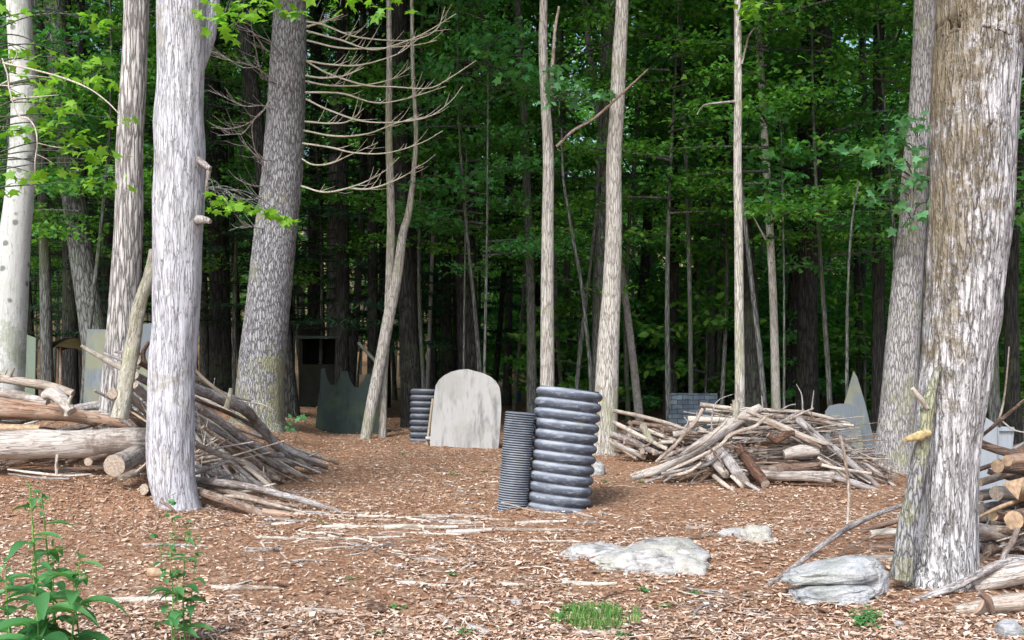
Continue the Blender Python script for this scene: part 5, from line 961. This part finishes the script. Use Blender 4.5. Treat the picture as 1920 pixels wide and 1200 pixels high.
# ------------------------------------------------------------------ plants
def weed(label, stems, lsize, nper, name='weed', wide=.24, mat='weed', start=.15, budtop=True):
    b0 = stems[0][0]; root = empty(name, b0, label, 'weed'); Vs = []; Fs = []; off = 0; mb = MB(); buds = []
    for (a, b, r, n, ls) in stems:
        m = a.lerp(b, .5)+Vector((R(-.02, .02), R(-.02, .02), 0)); C = tube(mb, [a, m, b], [r, r*.8, r*.4], 8, 24, origin=b0)
        for i in range(n):
            t = start+(1-start)*(i+R(0, .6))/n; j = min(24, int(t*24)); c = C[j]-b0; az = i*2.4+R(-.4, .4); L = ls*(1.15-.75*t**2)*R(.8, 1.2); W = L*wide; rise = R(.25, .8); d = Vector((math.cos(az), math.sin(az), 0)); s = Vector((-d.y, d.x, 0)); rows = 7; V = []
            for k in range(rows+1):
                u = k/rows; w = W*math.sin(math.pi*min(1, u*.93+.05))**.8*(1.1-.45*u); p = c+d*L*u*(1-.12*u)+Vector((0, 0, L*(rise*u-1.15*rise*u*u-.10*u)))
                tw = .25*math.sin(u*5+i); V += [p-s*w+Vector((0, 0, w*.35+tw*w*.3)), p-Vector((0, 0, w*.12)), p+s*w+Vector((0, 0, w*.35-tw*w*.3))]
            Vs += V; Fs += [q for k in range(rows) for q in ((off+k*3, off+k*3+1, off+k*3+4, off+k*3+3), (off+k*3+1, off+k*3+2, off+k*3+5, off+k*3+4))]; off += len(V)
        if budtop:
            for _ in range(9): buds.append(tuple(C[-1]-b0+Vector((R(-.025, .025), R(-.025, .025), R(-.12, .03)))))
    tris = None
    if buds: V_, F_ = leaves(buds, .035, OVAL, .9); tris = F_+len(Vs); Vs = [tuple(v) for v in Vs]+[tuple(v) for v in V_]
    mb.obj('stem', 'stem', root); link('foliage', mesh_np('foliage', Vs, tris=tris, quads=Fs, smooth=True), mat, root)
    return root
def st(px0, px1, ytop, Y, r=.006, n=9, ls=.2): return (ground_at(px0, Y), P(px1, ytop, Y), r, n, ls)
weed('tall leafy weed with drooping lance-shaped leaves at the bottom left corner', [st(84, 55, 905, 5.0, .007, 11, .26), st(118, 78, 925, 5.1, .006, 10, .21), st(40, 10, 1060, 4.9, .005, 11, .32), st(130, 150, 1045, 4.95, .006, 14, .28), st(70, 60, 1050, 4.8, .005, 14, .34), st(160, 135, 1075, 5.1, .005, 9, .2), st(0, -30, 1120, 5.0, .005, 8, .2), st(100, 100, 1010, 5.2, .005, 9, .2)], .2, 9, wide=.17)
weed('smaller leafy weed with two slim stems in front of the white trunk foot', [st(347, 352, 985, 5.75, .005, 12, .14), st(322, 318, 1005, 5.7, .004, 11, .13), st(340, 325, 930, 5.7, .002, 3, .05), st(355, 372, 1015, 5.8, .004, 9, .12), st(330, 300, 1015, 5.8, .003, 9, .11)], .12, 9)
weed('low weed clump with small leaves at the lower right of the slab rock', [(G(x, y), G(x, y)+Vector((R(-.04, .04), R(-.03, .03), R(.04, .08))), .0015, 6, .045) for x, y in [(R(1605, 1660), R(1150, 1178)) for _ in range(16)]], .05, 6, wide=.34, budtop=False)
def tuft(label, x0, x1, y0, y1, n, hh, lab='grass'):
    C = []; V = []; Fq = []; k = 0
    for _ in range(n):
        u, v = R(-1, 1), R(-1, 1)
        if u*u+v*v > 1 or R(0, 1) < (u*u+v*v)*.8 or noise.noise((u*2.3, v*2.3, x0))< -.22: continue
        g_ = G((x0+x1)/2+u*(x1-x0)/2, (y0+y1)/2+v*(y1-y0)/2); h = R(.4, 1.1)*hh; az = R(0, 6.28); w = R(.0012, .003); l = Vector((math.cos(az), math.sin(az), 0))*h*R(.2, .8); s = Vector((-math.sin(az), math.cos(az), 0))*w
        V += [g_-s, g_+s, g_+l*.4+Vector((0, 0, h*.65))-s*.8, g_+l*.4+Vector((0, 0, h*.65))+s*.8, g_+l+Vector((0, 0, h*.9))-s*.2, g_+l+Vector((0, 0, h*.9))+s*.2]; Fq += [(k, k+1, k+3, k+2), (k+2, k+3, k+5, k+4)]; k += 6
    tag(link('grass', mesh_np('grass', V, quads=Fq), 'grass'), label, lab, kind='stuff')
tuft('bright green grass growing in a patch at the bottom of the clearing', 1030, 1205, 1136, 1186, 3200, .075)
weed('flat leafed seedling on the upper edge of the grass patch', [(G(x, y), G(x, y)+Vector((R(-.03, .03), R(-.02, .02), R(.04, .07))), .0015, 4, .05) for x, y in ((1070, 1142), (1085, 1136), (1100, 1146), (1120, 1146), (1062, 1150), (1045, 1160))], .05, 6, wide=.42, budtop=False, name='seedling')
sd = [(752, 852, 'before the arched board'), (848, 890, 'left of the narrow pipe'), (905, 884, 'close left of the pipe'), (1200, 905, 'below the low pile'), (1135, 905, 'right of the pipe foot'), (602, 985, 'beyond the left pile tip'), (655, 1085, 'in the litter below centre'), (742, 1142, 'right of the dark bark chunk'), (700, 1190, 'at the bottom edge'), (840, 1078, 'in the pale litter'), (1205, 1110, 'below the flat rock'), (1300, 1118, 'left of the slab rock'), (1240, 1138, 'right of the grass'), (1205, 1068, 'under the flat rock edge'), (1390, 945, 'before the middle pile'), (430, 880, 'in the left pile'), (1165, 1192, 'below the grass'), (870, 1190, 'low at the bottom')]
for x, y, w_ in sd:
    g_ = G(x, y); weed('tiny green seedling '+w_, [(g_, g_+Vector((R(-.01, .01), 0, R(.02, .05))), .0012, 5, R(.03, .055)), (g_+Vector((.04, .02, 0)), g_+Vector((.05, .02, .03)), .001, 4, .03)], .05, 5, wide=.4, budtop=False, name='seedling')
mb = MB(); g_ = P(88, 1131, 4.95); V_ = [(-.03, 0, 0), (-.01, -.012, .006), (.03, 0, .002), (0, .014, .004), (.0, 0, .012)]; mb.add(V_, [(0, 1, 4), (1, 2, 4), (2, 3, 4), (3, 0, 4), (0, 3, 2, 1)]); ro_ = mb.obj('red_leaf', 'redleaf', None, g_); tag(ro_, 'small red leaf caught in the tall weed at bottom left', 'leaf')

# ------------------------------------------------------------------ camera and light
cam = bpy.data.cameras.new('camera'); co = bpy.data.objects.new('camera', cam); COL.objects.link(co); SC.camera = co
cam.sensor_width = 36; cam.lens = 36*F/1920; cam.shift_y = (HY-600)/1920; cam.clip_end = 600; cam.clip_start = .05
co.location = (0, 0, CAMZ); co.rotation_euler = (math.pi/2, 0, 0)
ELEV, AZ = 43, 203     # sun behind the camera, a little to the left (azimuth from +Y clockwise)
w = bpy.data.worlds.new('World'); SC.world = w; w.use_nodes = True; nt = w.node_tree; bg = nt.nodes['Background']
sky = nt.nodes.new('ShaderNodeTexSky'); sky.sky_type = 'NISHITA'; sky.sun_disc = False; sky.sun_elevation = math.radians(ELEV); sky.sun_rotation = math.radians(AZ); sky.air_density = 1.0; sky.dust_density = 3.0
nt.links.new(sky.outputs[0], bg.inputs[0]); bg.inputs[1].default_value = .125
sl = bpy.data.lights.new('sun', 'SUN'); so = bpy.data.objects.new('sun', sl); COL.objects.link(so); sl.energy = 2.1; sl.angle = math.radians(16); sl.color = (1, .992, .985)
a_, e_ = math.radians(AZ), math.radians(ELEV); dv = Vector((math.sin(a_)*math.cos(e_), math.cos(a_)*math.cos(e_), math.sin(e_))); so.rotation_euler = dv.to_track_quat('Z', 'Y').to_euler(); so.location = (0, 0, 30)
SC.view_settings.view_transform = 'Standard'; SC.view_settings.look = 'None'; SC.view_settings.gamma = 1; SC.view_settings.exposure = .95
SC.cycles.max_bounces = 6; SC.cycles.diffuse_bounces = 3; SC.cycles.transmission_bounces = 3; SC.cycles.use_denoising = True
